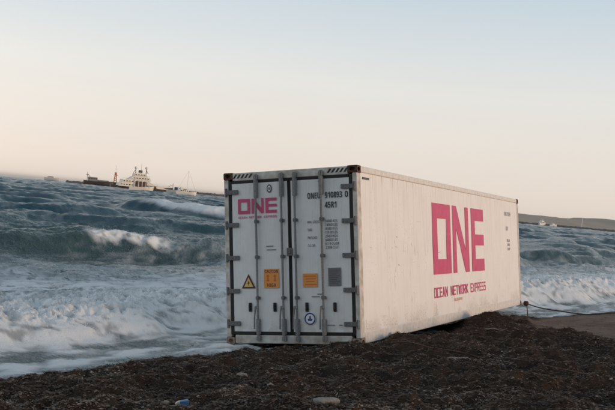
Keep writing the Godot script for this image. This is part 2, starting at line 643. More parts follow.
func build_sea() -> void:
	var an := angles(0.00125, -1.95, 1.75, 0.36, 0.06)
	var rs := PackedFloat32Array()
	var r := 9.0
	while r < 5200.0:
		rs.append(r)
		r += minf(maxf(0.055, r * 0.0046), 0.075 if r < 37.0 else (0.13 if r < 58.0 else 9.0)) if r < 500.0 else r * 0.0046 * pow(r / 500.0, 0.9)
	var cols := an.size()
	var rows := rs.size()
	var sa := PackedFloat32Array()
	var ca := PackedFloat32Array()
	for a in an:
		sa.append(sin(a))
		ca.append(cos(a))
	var pts := PackedVector3Array()
	pts.resize(rows * cols)
	var cc := PackedColorArray()
	cc.resize(rows * cols)
	var fm := PackedFloat32Array()
	fm.resize(rows * cols)
	var deep := Color(0.010, 0.052, 0.080)
	var shoal := Color(0.040, 0.072, 0.078)
	var white := Color(0.86, 0.86, 0.865)
	var i := 0
	for rr in rs:
		for k in cols:
			var x := sa[k] * rr
			var z := -ca[k] * rr
			if IN_X * x + IN_Z * z + IN_0 > 3.0:
				pts[i] = Vector3(x, -0.5, z)
			else:
				var q := sea_at(x, z, rr)
				pts[i] = Vector3(x, q.x, z)
				fm[i] = q.y
				cc[i] = deep.lerp(shoal, q.z).lerp(white, q.y)
			i += 1
	# normals on the whole grid, then two meshes that share its edges: open water and foam
	var nn := PackedVector3Array()
	nn.resize(rows * cols)
	for j in rows:
		var ju := mini(j + 1, rows - 1) * cols
		var jd := maxi(j - 1, 0) * cols
		for k in cols:
			var dx := pts[j * cols + mini(k + 1, cols - 1)] - pts[j * cols + maxi(k - 1, 0)]
			nn[j * cols + k] = dx.cross(pts[ju + k] - pts[jd + k]).normalized()
	var water := PackedInt32Array()
	var froth := PackedInt32Array()
	for j in rows - 1:
		for k in cols - 1:
			var p := j * cols + k
			if IN_X * pts[p].x + IN_Z * pts[p].z + IN_0 > 1.6:
				continue
			var q := p + cols
			if fm[p] + fm[p + 1] + fm[q] + fm[q + 1] > 1.5:
				froth.append(p); froth.append(q); froth.append(p + 1); froth.append(p + 1); froth.append(q); froth.append(q + 1)
			else:
				water.append(p); water.append(q); water.append(p + 1); water.append(p + 1); water.append(q); water.append(q + 1)
	var mw := StandardMaterial3D.new()
	mw.vertex_color_use_as_albedo = true
	mw.roughness = 0.2
	mw.metallic_specular = 0.27
	mw.uv1_triplanar = true
	mw.uv1_world_triplanar = true
	mw.uv1_scale = Vector3.ONE * 0.22
	mw.heightmap_enabled = true
	mw.heightmap_texture = noise_tex(0.035, 61, 5, 1024)
	mw.heightmap_scale = 6.0
	var mf := StandardMaterial3D.new()
	mf.vertex_color_use_as_albedo = true
	mf.roughness = 0.85
	mf.metallic_specular = 0.3
	mf.albedo_texture = noise_tex(0.06, 63, 4, 1024, false, 1.0, Color(0.86, 0.87, 0.88), Color(1, 1, 1))
	mf.uv1_triplanar = true
	mf.uv1_world_triplanar = true
	mf.uv1_scale = Vector3.ONE * 0.9
	mf.heightmap_enabled = true
	mf.heightmap_texture = noise_tex(0.05, 62, 5, 512)
	mf.heightmap_scale = 0.6
	tag(pick("sea", water, pts, nn, cc, mw), "", "", "", "structure")
	tag(pick("sea_foam", froth, pts, nn, cc, mf), "white foam of the breaking waves along the shore", "foam", "", "stuff")


func pick(called: String, tri: PackedInt32Array, pts: PackedVector3Array, nn: PackedVector3Array, cc: PackedColorArray, m: Material) -> MeshInstance3D:
	var map := PackedInt32Array()
	map.resize(pts.size())
	map.fill(-1)
	var mb := MB.new()
	var v := PackedVector3Array()
	var n := PackedVector3Array()
	var c := PackedColorArray()
	var idx := PackedInt32Array()
	idx.resize(tri.size())
	for i in tri.size():
		var t := tri[i]
		var w := map[t]
		if w < 0:
			w = v.size()
			map[t] = w
			v.append(pts[t])
			n.append(nn[t] if nn[t].y >= 0.0 else -nn[t])
			c.append(cc[t])
		idx[i] = w
	mb.v = v
	mb.n = n
	mb.c = c
	mb.uv.resize(v.size())
	mb.idx = idx
	return put(called, mb, m)


# ================================================================== far land
func build_hills() -> void:
	var pts := PackedVector3Array()
	var cc := PackedColorArray()
	var cols := 160
	var rows := 14
	for j in rows:
		for k in cols:
			var u := float(k) / (cols - 1)
			var x := lerpf(250.0, 2600.0, u)
			var back := float(j) / (rows - 1)
			var z := -2300.0 - back * 900.0 - 120.0 * sin(u * 3.0)
			var top := (17.0 + 34.0 * u + n_big.get_noise_2d(x * 0.12, 5.0) * 14.0) * smoothstep(0.0, 0.18, u)
			var y := -3.0 + (top + 3.0) * smoothstep(0.0, 0.75, back) + n_mid.get_noise_2d(x * 0.12, z * 0.12) * 2.5 * smoothstep(0.05, 0.4, back)
			pts.append(Vector3(x, y, z))
			var q := n_mid.get_noise_2d(x * 0.2, z * 0.2) * 0.5 + 0.5
			cc.append(Color(0.42, 0.325, 0.255).lerp(Color(0.27, 0.22, 0.17), q))
	var mb := MB.new()
	mb.sheet(pts, cols, Vector3.UP, PackedVector2Array(), cc)
	var m := StandardMaterial3D.new()
	m.vertex_color_use_as_albedo = true
	m.roughness = 0.95
	tag(put("hills", mb, m), "", "", "", "structure")


func rock_bank(x0: float, x1: float, z0: float, z1: float, top: float, sd: int) -> MB:
	var cols := 220
	var pts := PackedVector3Array()
	var cc := PackedColorArray()
	var prof := [[-5.0, -2.0], [-3.2, 0.4], [-1.6, 0.75], [-0.6, 1.0], [1.4, 1.0], [3.0, 0.3], [5.0, -2.0]]
	for p in prof:
		for k in cols:
			var u := float(k) / (cols - 1)
			var x := lerpf(x0, x1, u)
			var z: float = lerpf(z0, z1, u) - p[0] + n_fine.get_noise_2d(x * 0.5 + sd, p[0] * 9.0) * 1.2
			var y: float = p[1] * top if p[1] > 0.0 else p[1]
			y += n_fine.get_noise_2d(x * 0.7 + sd, p[0] * 5.0) * 0.9
			pts.append(Vector3(x, y, z))
			var q := 0.13 + 0.05 * n_fine.get_noise_2d(x * 1.3, p[0] * 3.0 + sd)
			cc.append(Color(q * 1.08, q * 0.95, q * 0.86))
	var mb := MB.new()
	mb.sheet(pts, cols, Vector3.UP, PackedVector2Array(), cc)
	return mb


func build_breakwaters() -> void:
	var m := StandardMaterial3D.new()
	m.vertex_color_use_as_albedo = true
	m.roughness = 0.95
	tag(put("breakwater", rock_bank(-232.0, 60.0, -930.0, -900.0, 2.3, 3), m), "long low dark rock breakwater behind the boats left of the container", "breakwater")
	tag(put("breakwater", rock_bank(150.0, 420.0, -980.0, -860.0, 2.0, 57), m), "dark rock breakwater under the far hills right of the container", "breakwater")


# ================================================================== container
func panel_image(w: int, h: int, sd: int, long_side: bool) -> ImageTexture:
	var im := Image.create(w, h, false, Image.FORMAT_RGB8)
	var a := FastNoiseLite.new()
	a.seed = sd
	a.frequency = 0.01
	a.fractal_octaves = 4
	var b := FastNoiseLite.new()
	b.seed = sd + 1
	b.frequency = 0.05
	b.fractal_octaves = 3
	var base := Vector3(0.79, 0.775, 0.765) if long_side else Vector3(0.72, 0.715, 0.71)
	var rust := Vector3(0.25, 0.11, 0.05)
	for y in h:
		var v := 1.0 - (y + 0.5) / h         # 1 at the top of the panel
		for x in w:
			var g := a.get_noise_2d(x * 0.9, y * 0.9)
			var st := b.get_noise_2d(x * 1.2, y * 0.06)       # run-off streaks
			var sp := b.get_noise_2d(x * 3.0 + 500.0, y * 3.0)
			var c := base * (1.0 + 0.06 * g)
			c = c.lerp(Vector3(0.50, 0.45, 0.38), clampf((st - 0.16) * 1.2, 0.0, 0.16) * (0.35 + 0.65 * v))
			var low := clampf((0.14 - v) / 0.14, 0.0, 1.0)
			c = c.lerp(Vector3(0.42, 0.34, 0.27), low * clampf(0.10 + g * 0.9, 0.0, 0.4))
			if sp > 0.52 - 0.16 * low and g > 0.12 - 0.2 * low:
				c = c.lerp(rust, clampf((sp - 0.52 + 0.16 * low) * 5.0, 0.0, 0.6))
			im.set_pixel(x, y, Color(c.x, c.y, c.z).linear_to_srgb())
	# scrapes and rust runs
	var q := RandomNumberGenerator.new()
	q.seed = sd
	for k in (60 if long_side else 14):
		var zone := q.randf() < 0.55
		var x0 := (q.randf_range(0.09, 0.36) if zone and long_side else q.randf()) * w
		var y0 := (q.randf_range(0.38, 0.70) if zone else q.randf_range(0.1, 0.92)) * h
		var len_ := q.randf_range(5, 46)
		var slope := q.randf_range(-0.12, 0.12)
		var dk := q.randf_range(0.12, 0.5)
		var upright := q.randf() < 0.75
		var thick := 1 + q.randi() % 3
		var tone := Color(0.47, 0.41, 0.37) if q.randf() < 0.7 else Color(0.50, 0.31, 0.20)
		for i in int(len_):
			for t in thick:
				var xx := int(x0 + (slope * i + t if upright else float(i)))
				var yy := int(y0 + (float(i) if upright else slope * i + t))
				if xx >= 0 and xx < w and yy >= 0 and yy < h:
					im.set_pixel(xx, yy, im.get_pixel(xx, yy).lerp(tone, dk * (1.0 - 1.6 * absf(i / len_ - 0.5))))
	for k in (26 if long_side else 4):
		var x0 := q.randf() * w
		var top := q.randf() < 0.5
		var y0 := 0.0 if top else q.randf_range(0.75, 0.93) * h
		var len_ := q.randf_range(0.04, 0.16) * h
		for i in int(len_):
			for t in 3:
				var xx := int(x0 + t)
				var yy := int(y0 + i)
				if xx < w and yy < h:
					im.set_pixel(xx, yy, im.get_pixel(xx, yy).lerp(Color(0.52, 0.33, 0.21), 0.5 * (1.0 - i / len_) * (1.0 if t == 1 else 0.5)))
	im.generate_mipmaps()
	return ImageTexture.create_from_image(im)


func paint_mat(t: Texture2D, rough: float) -> StandardMaterial3D:
	var m := StandardMaterial3D.new()
	m.albedo_texture = t
	m.roughness = rough
	m.texture_repeat = false
	return m


# corner block with an oval hole in its outer faces
func casting(parent: Node3D, at: Vector3, sx: float, sy: float, sz: float) -> void:
	var s := Vector3(0.162, 0.118, 0.178)
	var b := MB.new()
	for ax in 3:
		for sg in [-1.0, 1.0]:
			var d := Vector3.ZERO
			d[ax] = sg
			var a1 := (ax + 1) % 3
			var a2 := (ax + 2) % 3
			var outer: float = [sx, sy, sz][ax]
			var f := []
			if sg != outer:
				for k in [[-1, -1], [1, -1], [1, 1], [-1, 1]]:
					var p := d * s[ax] * 0.5
					p[a1] = k[0] * s[a1] * 0.5
					p[a2] = k[1] * s[a2] * 0.5
					f.append(at + p)
				b.poly(f, d)
				continue
			var nseg := 20
			var hole := []
			var rim := []
			for k in nseg:
				var an := TAU * k / nseg
				var cs := Vector2(cos(an), sin(an))
				var h := d * s[ax] * 0.5
				h[a1] = cs.x * s[a1] * 0.30
				h[a2] = cs.y * s[a2] * 0.30
				hole.append(h)
				var sq := cs / maxf(absf(cs.x), absf(cs.y))
				var o := d * s[ax] * 0.5
				o[a1] = sq.x * s[a1] * 0.5
				o[a2] = sq.y * s[a2] * 0.5
				rim.append(o)
			var back := []
			for k in nseg:
				var k2 := (k + 1) % nseg
				b.poly([at + rim[k], at + rim[k2], at + hole[k2], at + hole[k]], d)
				var inn: Vector3 = -d * s[ax] * 0.35
				b.poly([at + hole[k], at + hole[k2], at + hole[k2] + inn, at + hole[k] + inn], -(hole[k] + hole[k2]) * 0.5 + d * s[ax] * 0.5)
				back.append(at + hole[k] + inn)
			b.poly(back, d)
	put("corner_casting", b, MT.rust_cast if sy > 0.0 else MT.pale_cast, parent)


func build_container() -> void:
	var c := thing("shipping_container", "long white refrigerated shipping container stranded tilted on the beach, ONE in magenta on its side", "shipping container")
	c.transform = Transform3D(Basis(Vector3(0.9043, 0.12785, 0.4073), Vector3(-0.11388, 0.99177, -0.05847), Vector3(-0.41142, 0.00649, 0.91142)).orthonormalized(), Vector3(-0.045, 0.2566, -15.9062))
	var hw := W * 0.5
	# ---- body
	boxed("floor_frame", Vector3(0, 0.13, -L * 0.5), Vector3(W - 0.12, 0.13, L - 0.4), 0.0, MT.under, c)
	for k in 24:
		boxed("cross_member", Vector3(0, 0.045, -0.6 - k * 0.478), Vector3(W - 0.14, 0.05, 0.06), 0.0, MT.under, c)
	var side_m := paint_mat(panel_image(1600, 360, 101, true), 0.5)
	var roof_m: Material = MT.white
	for s in [1.0, -1.0]:
		var pts := PackedVector3Array()
		var uvs := PackedVector2Array()
		var nc := 193
		var nr := 29
		for j in nr:
			for k in nc:
				var u := float(k) / (nc - 1)
				var v := float(j) / (nr - 1)
				var zz := -0.165 - u * (L - 0.33)
				var yy := 0.2 + v * (2.79 - 0.2)
				var seam := 0.0
				var ph := fposmod(u * (L - 0.33), 1.98)
				if ph < 0.045 or ph > 1.935: seam = 0.004
				var dent := n_mid.get_noise_2d(zz * 5.0 + s * 100.0, yy * 5.0) * 0.003 + n_big.get_noise_2d(zz * 14.0, yy * 14.0 + s * 40.0) * 0.005
				var edge := smoothstep(0.0, 0.08, minf(minf(u, 1.0 - u) * 4.0, minf(v, 1.0 - v)))
				pts.append(Vector3(s * (hw - 0.016 + (dent * edge) + seam), yy, zz))
				uvs.append(Vector2(u, 1.0 - v))
		var mb := MB.new()
		mb.sheet(pts, nc, Vector3(s, 0, 0), uvs)
		put("side_panel", mb, side_m, c)
		# rails
		boxed("bottom_side_rail", Vector3(s * (hw - 0.035), 0.115, -L * 0.5), Vector3(0.07, 0.19, L - 0.36), 0.012, MT.rail, c)
		boxed("top_side_rail", Vector3(s * (hw - 0.03), 2.838, -L * 0.5), Vector3(0.06, 0.105, L - 0.36), 0.012, MT.rail, c)
		# corner posts and castings
		for e in [0, 1]:
			var zc := -0.085 if e == 0 else -L + 0.085
			boxed("corner_post", Vector3(s * (hw - 0.045), H * 0.5, zc), Vector3(0.086, H - 0.24, 0.165), 0.010, MT.white, c)
			for t in [0, 1]:
				casting(c, Vector3(s * (hw - 0.081), 0.059 if t == 0 else H - 0.059, -0.089 if e == 0 else -L + 0.089), s, -1.0 if t == 0 else 1.0, 1.0 if e == 0 else -1.0)
	var rp := PackedVector3Array()
	for j in 60:
		for k in 9:
			rp.append(Vector3(lerpf(-hw + 0.06, hw - 0.06, k / 8.0), H - 0.022 - 0.006 * absf(sin(j * 1.3)), -0.12 - (L - 0.24) * j / 59.0))
	var rb := MB.new()
	rb.sheet(rp, 9, Vector3.UP)
	put("roof", rb, roof_m, c)
	# ---- machinery end
	boxed("end_wall", Vector3(0, 1.45, -L + 0.30), Vector3(W - 0.18, 2.6, 0.06), 0.0, MT.white, c)
	var ru := boxed("refrigeration_unit", Vector3(0, 1.5, -L + 0.16), Vector3(W - 0.3, 2.2, 0.2), 0.02, MT.white, c)
	for k in 2:
		var g := MB.new()
		for q in 6:
			g.tube(ring_pts(Vector3(-0.5 + k * 1.0, 2.1, -L + 0.05), 0.06 + q * 0.05), [0.006], 5, false)
		put("fan_grille", g, MT.steel_dark, ru)
	boxed("end_header", Vector3(0, 2.82, -L + 0.08), Vector3(W - 0.34, 0.12, 0.12), 0.01, MT.white, c)
	boxed("end_sill", Vector3(0, 0.10, -L + 0.08), Vector3(W - 0.34, 0.16, 0.12), 0.01, MT.white, c)
	# ---- door end
	var head := boxed("door_header", Vector3(0, 2.82, -0.075), Vector3(W - 0.328, 0.135, 0.13), 0.010, MT.white, c)
	var sill := boxed("door_sill", Vector3(0, 0.088, -0.075), Vector3(W - 0.328, 0.14, 0.13), 0.010, MT.white, c)
	boxed("forklift_slot", Vector3(0.93, 0.045, -0.005), Vector3(0.20, 0.045, 0.02), 0.0, MT.black, sill)
	for g in [[-1.045, 1.0], [0.69, -1.0]]:
		for k in 5:
			var st := MB.new()
			var x0: float = g[0] + k * 0.073
			st.prism(PackedVector2Array([Vector2(x0, 2.795), Vector2(x0 + 0.036, 2.795), Vector2(x0 + 0.086, 2.862), Vector2(x0 + 0.05, 2.862)]), -0.0095, -0.007)
			put("hazard_stripe", st, MT.black, head)
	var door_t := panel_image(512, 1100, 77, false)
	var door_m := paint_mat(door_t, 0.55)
	for s in [-1.0, 1.0]:
		var x0: float = 0.032
		var x1: float = 1.070
		var y0 := 0.215
		var y1 := 2.705
		var xc: float = s * (x0 + x1) * 0.5
		# rubber seal round the leaf
		var gk := MB.new()
		gk.box(Vector3(s * 1.104, 1.46, -0.032), Vector3(0.066, 2.60, 0.05), 0.008)
		gk.box(Vector3(s * 0.016, 1.46, -0.035), Vector3(0.030, 2.60, 0.05), 0.008)
		gk.box(Vector3(xc, 2.728, -0.035), Vector3(1.038, 0.058, 0.048), 0.008)
		gk.box(Vector3(xc, 0.188, -0.035), Vector3(1.038, 0.062, 0.048), 0.008)
		put("door_seal", gk, MT.rubber, c)
		# leaf, lightly dished
		var pts := PackedVector3Array()
		var uvs := PackedVector2Array()
		for j in 41:
			for k in 21:
				var u := k / 20.0
				var v := j / 40.0
				var ed := smoothstep(0.0, 0.10, minf(minf(u, 1.0 - u), minf(v, 1.0 - v) * 2.0))
				var xx: float = lerpf(s * x0, s * x1, u)
				var yy := lerpf(y0, y1, v)
				pts.append(Vector3(xx, yy, -0.014 + (-0.006 * ed) + n_mid.get_noise_2d(xx * 6.0, yy * 6.0) * 0.006 * ed))
				uvs.append(Vector2(u, 1.0 - v))
		var leaf := MB.new()
		leaf.sheet(pts, 21, Vector3(0, 0, 1), uvs)
		leaf.box(Vector3(xc, 1.46, -0.055), Vector3(1.036, 2.488, 0.06), 0.0)
		var dn := put("door", leaf, door_m, c)
		# hinges
		for hy in [2.56, 2.005, 1.45, 0.893, 0.348]:
			var hg := MB.new()
			hg.box(Vector3(s * 1.055, hy, 0.010), Vector3(0.235, 0.076, 0.022), 0.006)
			hg.tube([Vector3(s * 1.172, hy - 0.07, 0.012), Vector3(s * 1.172, hy + 0.07, 0.012)], [0.021], 10)
			put("hinge", hg, MT.steel_dark, dn)
			for bx in [0.965, 1.02, 1.075]:
				var bo := MB.new()
				bo.tube([Vector3(s * bx, hy, 0.018), Vector3(s * bx, hy, 0.028)], [0.011], 6)
				put("hinge_bolt", bo, MT.steel, dn)
		# locking bars
		for bx in [0.122, 0.595]:
			var x: float = s * bx
			var bar := MB.new()
			bar.tube([Vector3(x, 0.06, 0.040), Vector3(x, 2.84, 0.040)], [0.0185], 12)
			put("locking_bar", bar, MT.steel, dn)
			for gy in [[2.60, 0.30], [0.30, 0.26]]:
				var sl := MB.new()
				sl.box(Vector3(x, gy[0], 0.022), Vector3(0.076, gy[1], 0.05), 0.012)
				sl.tube([Vector3(x, gy[0] - gy[1] * 0.5, 0.042), Vector3(x, gy[0] + gy[1] * 0.5, 0.042)], [0.032], 12)
				put("bar_bracket", sl, MT.steel, dn)
			for cy in [2.80, 0.105]:
				var cm := MB.new()
				cm.box(Vector3(x, cy, 0.020), Vector3(0.075, 0.075, 0.055), 0.010)
				cm.box(Vector3(x + 0.028, cy, 0.045), Vector3(0.022, 0.10, 0.03), 0.006)
				put("locking_cam", cm, MT.steel, dn)
			for gy in [2.05, 1.455, 0.775]:
				var gd := MB.new()
				gd.box(Vector3(x, gy, 0.018), Vector3(0.085, 0.045, 0.04), 0.008)
				gd.tube([Vector3(x, gy - 0.03, 0.04), Vector3(x, gy + 0.03, 0.04)], [0.029], 10)
				put("bar_guide", gd, MT.steel_dark, dn)
			# handle and the catch that holds it
			var hd := MB.new()
			hd.box(Vector3(x - 0.012, 0.62, 0.052), Vector3(0.06, 0.05, 0.03), 0.006)
			hd.tube([Vector3(x - 0.034, 0.635, 0.062), Vector3(x - 0.052, 0.45, 0.066), Vector3(x - 0.060, 0.265, 0.060)], [0.016, 0.013, 0.015], 8)
			put("door_handle", hd, MT.steel, dn)
			var kx: float = [-0.757, -0.297, 0.284, 0.779][(0 if bx > 0.5 else 1) if s < 0 else (3 if bx > 0.5 else 2)]
			var kc := MB.new()
			kc.box(Vector3(kx, 0.62, 0.0), Vector3(0.055, 0.15, 0.022), 0.008)
			kc.box(Vector3(kx, 0.62, 0.022), Vector3(0.030, 0.085, 0.04), 0.010)
			put("handle_catch", kc, MT.rubber, dn)
	# catch plate in the middle of the doors
	var mid := MB.new()
	mid.box(Vector3(0.0, 1.53, 0.008), Vector3(0.10, 0.13, 0.025), 0.006)
	mid.box(Vector3(0.0, 1.53, 0.026), Vector3(0.05, 0.06, 0.02), 0.006)
	put("door_overlap_plate", mid, MT.steel_dark, c)

	# ---- marks on the doors
	var zf := -0.0085
	var lg := Node3D.new()
	lg.name = "door_logo"
	c.add_child(lg)
	one_logo(lg, Transform3D(Basis.IDENTITY, Vector3(-0.957, 2.188, zf - 0.0)), 0.728, 0.252, [0.0, 0.315, 0.355, 0.665, 0.715, 1.0], 0.155, 0.17, true)
	block_text("OCEAN NETWORK EXPRESS", -0.952, 2.110, 0.72, 0.036, zf, MT.magenta, lg, Transform3D.IDENTITY)
	text("lettering", "ONEU", 0.334, 2.388, 0.225, 0.098, zf, MT.ink, c, Transform3D.IDENTITY, 700)
	text("lettering", "910893", 0.648, 2.388, 0.30, 0.098, zf, MT.ink, c, Transform3D.IDENTITY, 700)
	text("lettering", "0", 0.995, 2.388, 0.058, 0.098, zf, MT.ink, c, Transform3D.IDENTITY, 700)
	text("lettering", "45R1", 0.640, 2.228, 0.205, 0.098, zf, MT.ink, c, Transform3D.IDENTITY, 700)
	var lab := ["MAX. GROSS", "TARE", "PAYLOAD", "CU. CAP."]
	var wid := [0.215, 0.085, 0.165, 0.135]
	var val := ["34000 KGS", "74960 LBS", "4580 KGS", "10100 LBS", "29420 KGS", "64860 LBS", "67.9 CU.M", "2398 CU.F"]
	for k in 4:
		text("lettering", lab[k], 0.325, 1.985 - k * 0.128, wid[k], 0.042, zf, MT.ink, c)
	for k in 8:
		text("lettering", val[k], 0.640, 1.992 - k * 0.0615, 0.215 + (0.012 if k > 5 else 0.0), 0.044, zf, MT.ink, c)
	# oval plate above the logo
	var em := MB.new()
	em.prism(oval(-0.359, 2.595, 0.046, 0.070, 20), zf, zf + 0.003)
	put("emblem", em, MT.plate_dark, c)
	var em2 := MB.new()
	em2.prism(oval(-0.359, 2.595, 0.027, 0.048, 20), zf + 0.003, zf + 0.0045)
	put("emblem_field", em2, MT.sticker_white, c)
	var em3 := MB.new()
	em3.prism(oval(-0.359, 2.592, 0.014, 0.024, 12), zf + 0.0045, zf + 0.006)
	put("emblem_centre", em3, MT.plate_dark, c)
	# warning triangle
	var tr := Node3D.new()
	tr.name = "warning_sign"
	c.add_child(tr)
	var t1 := MB.new()
	t1.prism(PackedVector2Array([Vector2(-0.912, 0.935), Vector2(-0.652, 0.935), Vector2(-0.782, 1.175)]), zf, zf + 0.003)
	put("border", t1, MT.plum, tr)
	var t2 := MB.new()
	t2.prism(PackedVector2Array([Vector2(-0.868, 0.960), Vector2(-0.696, 0.960), Vector2(-0.782, 1.120)]), zf + 0.003, zf + 0.005)
	put("field", t2, MT.yellow, tr)
	var t3 := MB.new()
	t3.prism(PackedVector2Array([Vector2(-0.775, 1.072), Vector2(-0.805, 1.012), Vector2(-0.785, 1.014), Vector2(-0.796, 0.972), Vector2(-0.758, 1.030), Vector2(-0.777, 1.028)]), zf + 0.005, zf + 0.0065)
	put("lightning_mark", t3, MT.plum, tr)
	# orange caution notice
	var ca := boxed("caution_notice", Vector3(-0.353, 1.095, zf), Vector3(0.276, 0.318, 0.004), 0.0, MT.orange, c)
	text("lettering", "CAUTION", -0.475, 1.185, 0.245, 0.052, zf + 0.002, MT.plum, ca, Transform3D.IDENTITY, 700)
	for k in [-1.0, 1.0]:
		var ar := MB.new()
		var ox: float = -0.353 + k * 0.065
		ar.prism(PackedVector2Array([Vector2(ox, 1.165), Vector2(ox + 0.034, 1.128), Vector2(ox + 0.013, 1.128), Vector2(ox + 0.013, 1.072), Vector2(ox + 0.034, 1.072), Vector2(ox, 1.040), Vector2(ox - 0.034, 1.072), Vector2(ox - 0.013, 1.072), Vector2(ox - 0.013, 1.128), Vector2(ox - 0.034, 1.128)]), zf + 0.002, zf + 0.0035)
		put("arrow_mark", ar, MT.orange_dark, ca)
	text("lettering", "HIGH", -0.432, 0.955, 0.16, 0.058, zf + 0.002, MT.plum, ca, Transform3D.IDENTITY, 700)
	# second orange notice
	var cb := boxed("orange_notice", Vector3(0.349, 1.056, zf), Vector3(0.258, 0.222, 0.004), 0.0, MT.orange, c)
	for k in 4:
		boxed("printed_line", Vector3(0.349 + (k % 2) * 0.012, 1.125 - k * 0.045, zf + 0.003), Vector3(0.205 - (k % 3) * 0.03, 0.014, 0.003), 0.0, MT.orange_dark, cb)
	# grey approval plate
	var pl := boxed("approval_plate", Vector3(0.784, 1.107, zf + 0.002), Vector3(0.222, 0.295, 0.008), 0.002, MT.plate, c)
	for k in 8:
		boxed("printed_line", Vector3(0.784 - (k % 3) * 0.012, 1.215 - k * 0.030, zf + 0.0075), Vector3(0.185 - (k % 3) * 0.026, 0.011, 0.003), 0.0, MT.plate_dark, pl)
	# round blue sticker
	var rd := Node3D.new()
	rd.name = "round_sticker"
	c.add_child(rd)
	var r1 := MB.new()
	r1.prism(oval(0.331, 0.431, 0.106, 0.106, 28), zf, zf + 0.002)
	put("disc", r1, MT.sticker_white, rd)
	var r2 := MB.new()
	r2.tube(ring_pts(Vector3(0.331, 0.431, zf + 0.002), 0.088), [0.011], 6, false)
	put("ring", r2, MT.blue, rd)
	var r3 := MB.new()
	r3.prism(PackedVector2Array([Vector2(0.285, 0.43), Vector2(0.30, 0.395), Vector2(0.362, 0.395), Vector2(0.377, 0.43), Vector2(0.35, 0.435), Vector2(0.342, 0.48), Vector2(0.322, 0.48), Vector2(0.318, 0.435)]), zf + 0.002, zf + 0.004)
	put("mark", r3, MT.blue, rd)
	# small stencilled lines
	for a in [[-0.37, 1.632, 0.13], [-0.345, 1.572, 0.17], [0.70, 0.33, 0.13], [0.87, 0.33, 0.06], [0.52, 0.83, 0.10], [0.44, 0.79, 0.14]]:
		boxed("stencil_line", Vector3(a[0], a[1], zf + 0.001), Vector3(a[2], 0.014, 0.003), 0.0, MT.plate, c)

	# ---- marks on the long side: a frame that looks along +z out of the side, x runs away from the doors
	var sx := Transform3D(Basis(Vector3(0, 0, -1), Vector3(0, 1, 0), Vector3(1, 0, 0)), Vector3(hw - 0.0095, 0, 0))
	var sl := Node3D.new()
	sl.name = "side_logo"
	c.add_child(sl)
	one_logo(sl, sx * Transform3D(Basis.IDENTITY, Vector3(4.09, 1.03, 0)), 4.142, 1.435, [0.0, 0.315, 0.354, 0.668, 0.727, 1.0], 0.155, 0.17, false)
	block_text("OCEAN NETWORK EXPRESS", 4.085, 0.565, 4.185, 0.205, 0.0, MT.magenta, sl, sx)
	text("lettering", "RAIL ROAD SEA", 5.54, 0.44, 0.62, 0.06, 0.0, MT.orange_dark, c, sx)
	text("lettering", "ONEU 910893", 10.50, 2.40, 0.72, 0.10, 0.0, MT.plate, c, sx)
	text("lettering", "45R1", 10.62, 2.02, 0.26, 0.10, 0.0, MT.plate, c, sx)
	for k in 3:
		text("lettering", ["MGW", "TARE", "CAP"][k], 10.72, 1.72 - k * 0.11, 0.34, 0.07, 0.0, MT.plate, c, sx)
	# a plate by the near top corner
	var np := MB.new()
	np.box(sx * Vector3(0.42, 2.70, 0.002), Vector3(0.006, 0.035, 0.30), 0.0)
	put("height_mark", np, MT.plate_dark, c)


func oval(x: float, y: float, a: float, b: float, k: int) -> PackedVector2Array:
	var p := PackedVector2Array()
	for i in k:
		p.append(Vector2(x + a * cos(TAU * i / k), y + b * sin(TAU * i / k)))
	return p


func ring_pts(at: Vector3, r: float, k := 28) -> Array:
	var p := []
	for i in k + 1:
		p.append(at + Vector3(cos(TAU * i / k) * r, sin(TAU * i / k) * r, 0))
	return p


# the three letters, each a flat shape of its own
func one_logo(parent: Node3D, xf: Transform3D, w: float, h: float, at: Array, stem: float, bar: float, small: bool) -> void:
	var th := 0.0012
	var tk := (0.080 if not small else 0.068) * w      # stem width
	var hb := h * bar
	var o0: float = at[0] * w
	var o1: float = at[1] * w
	var O := MB.new()
	for r in [[o0, 0.0, o0 + tk, h], [o1 - tk, 0.0, o1, h], [o0 + tk, 0.0, o1 - tk, hb * 1.25], [o0 + tk, h - hb * 1.25, o1 - tk, h]]:
		O.prism(PackedVector2Array([Vector2(r[0], r[1]), Vector2(r[2], r[1]), Vector2(r[2], r[3]), Vector2(r[0], r[3])]), 0.0, th, xf)
	put("letter", O, MT.magenta, parent)
	var n0: float = at[2] * w
	var n1: float = at[3] * w
	var ns := tk * 0.82
	var N := MB.new()
	N.prism(PackedVector2Array([Vector2(n0, 0), Vector2(n0 + ns, 0), Vector2(n0 + ns, h * 0.66), Vector2(n1 - ns * 1.15, 0), Vector2(n1, 0), Vector2(n1, h), Vector2(n1 - ns, h), Vector2(n1 - ns, h * 0.34), Vector2(n0 + ns * 1.15, h), Vector2(n0, h)]), 0.0, th, xf)
	put("letter", N, MT.magenta, parent)
	var e0: float = at[4] * w
	var e1: float = at[5] * w
	var E := MB.new()
	E.prism(PackedVector2Array([Vector2(e0, 0), Vector2(e1, 0), Vector2(e1, hb * 1.15), Vector2(e0 + tk, hb * 1.15), Vector2(e0 + tk, h * 0.5 - hb * 0.52), Vector2(e1, h * 0.5 - hb * 0.52), Vector2(e1, h * 0.5 + hb * 0.52), Vector2(e0 + tk, h * 0.5 + hb * 0.52), Vector2(e0 + tk, h - hb * 1.15), Vector2(e1, h - hb * 1.15), Vector2(e1, h), Vector2(e0, h)]), 0.0, th, xf)
	put("letter", E, MT.magenta, parent)


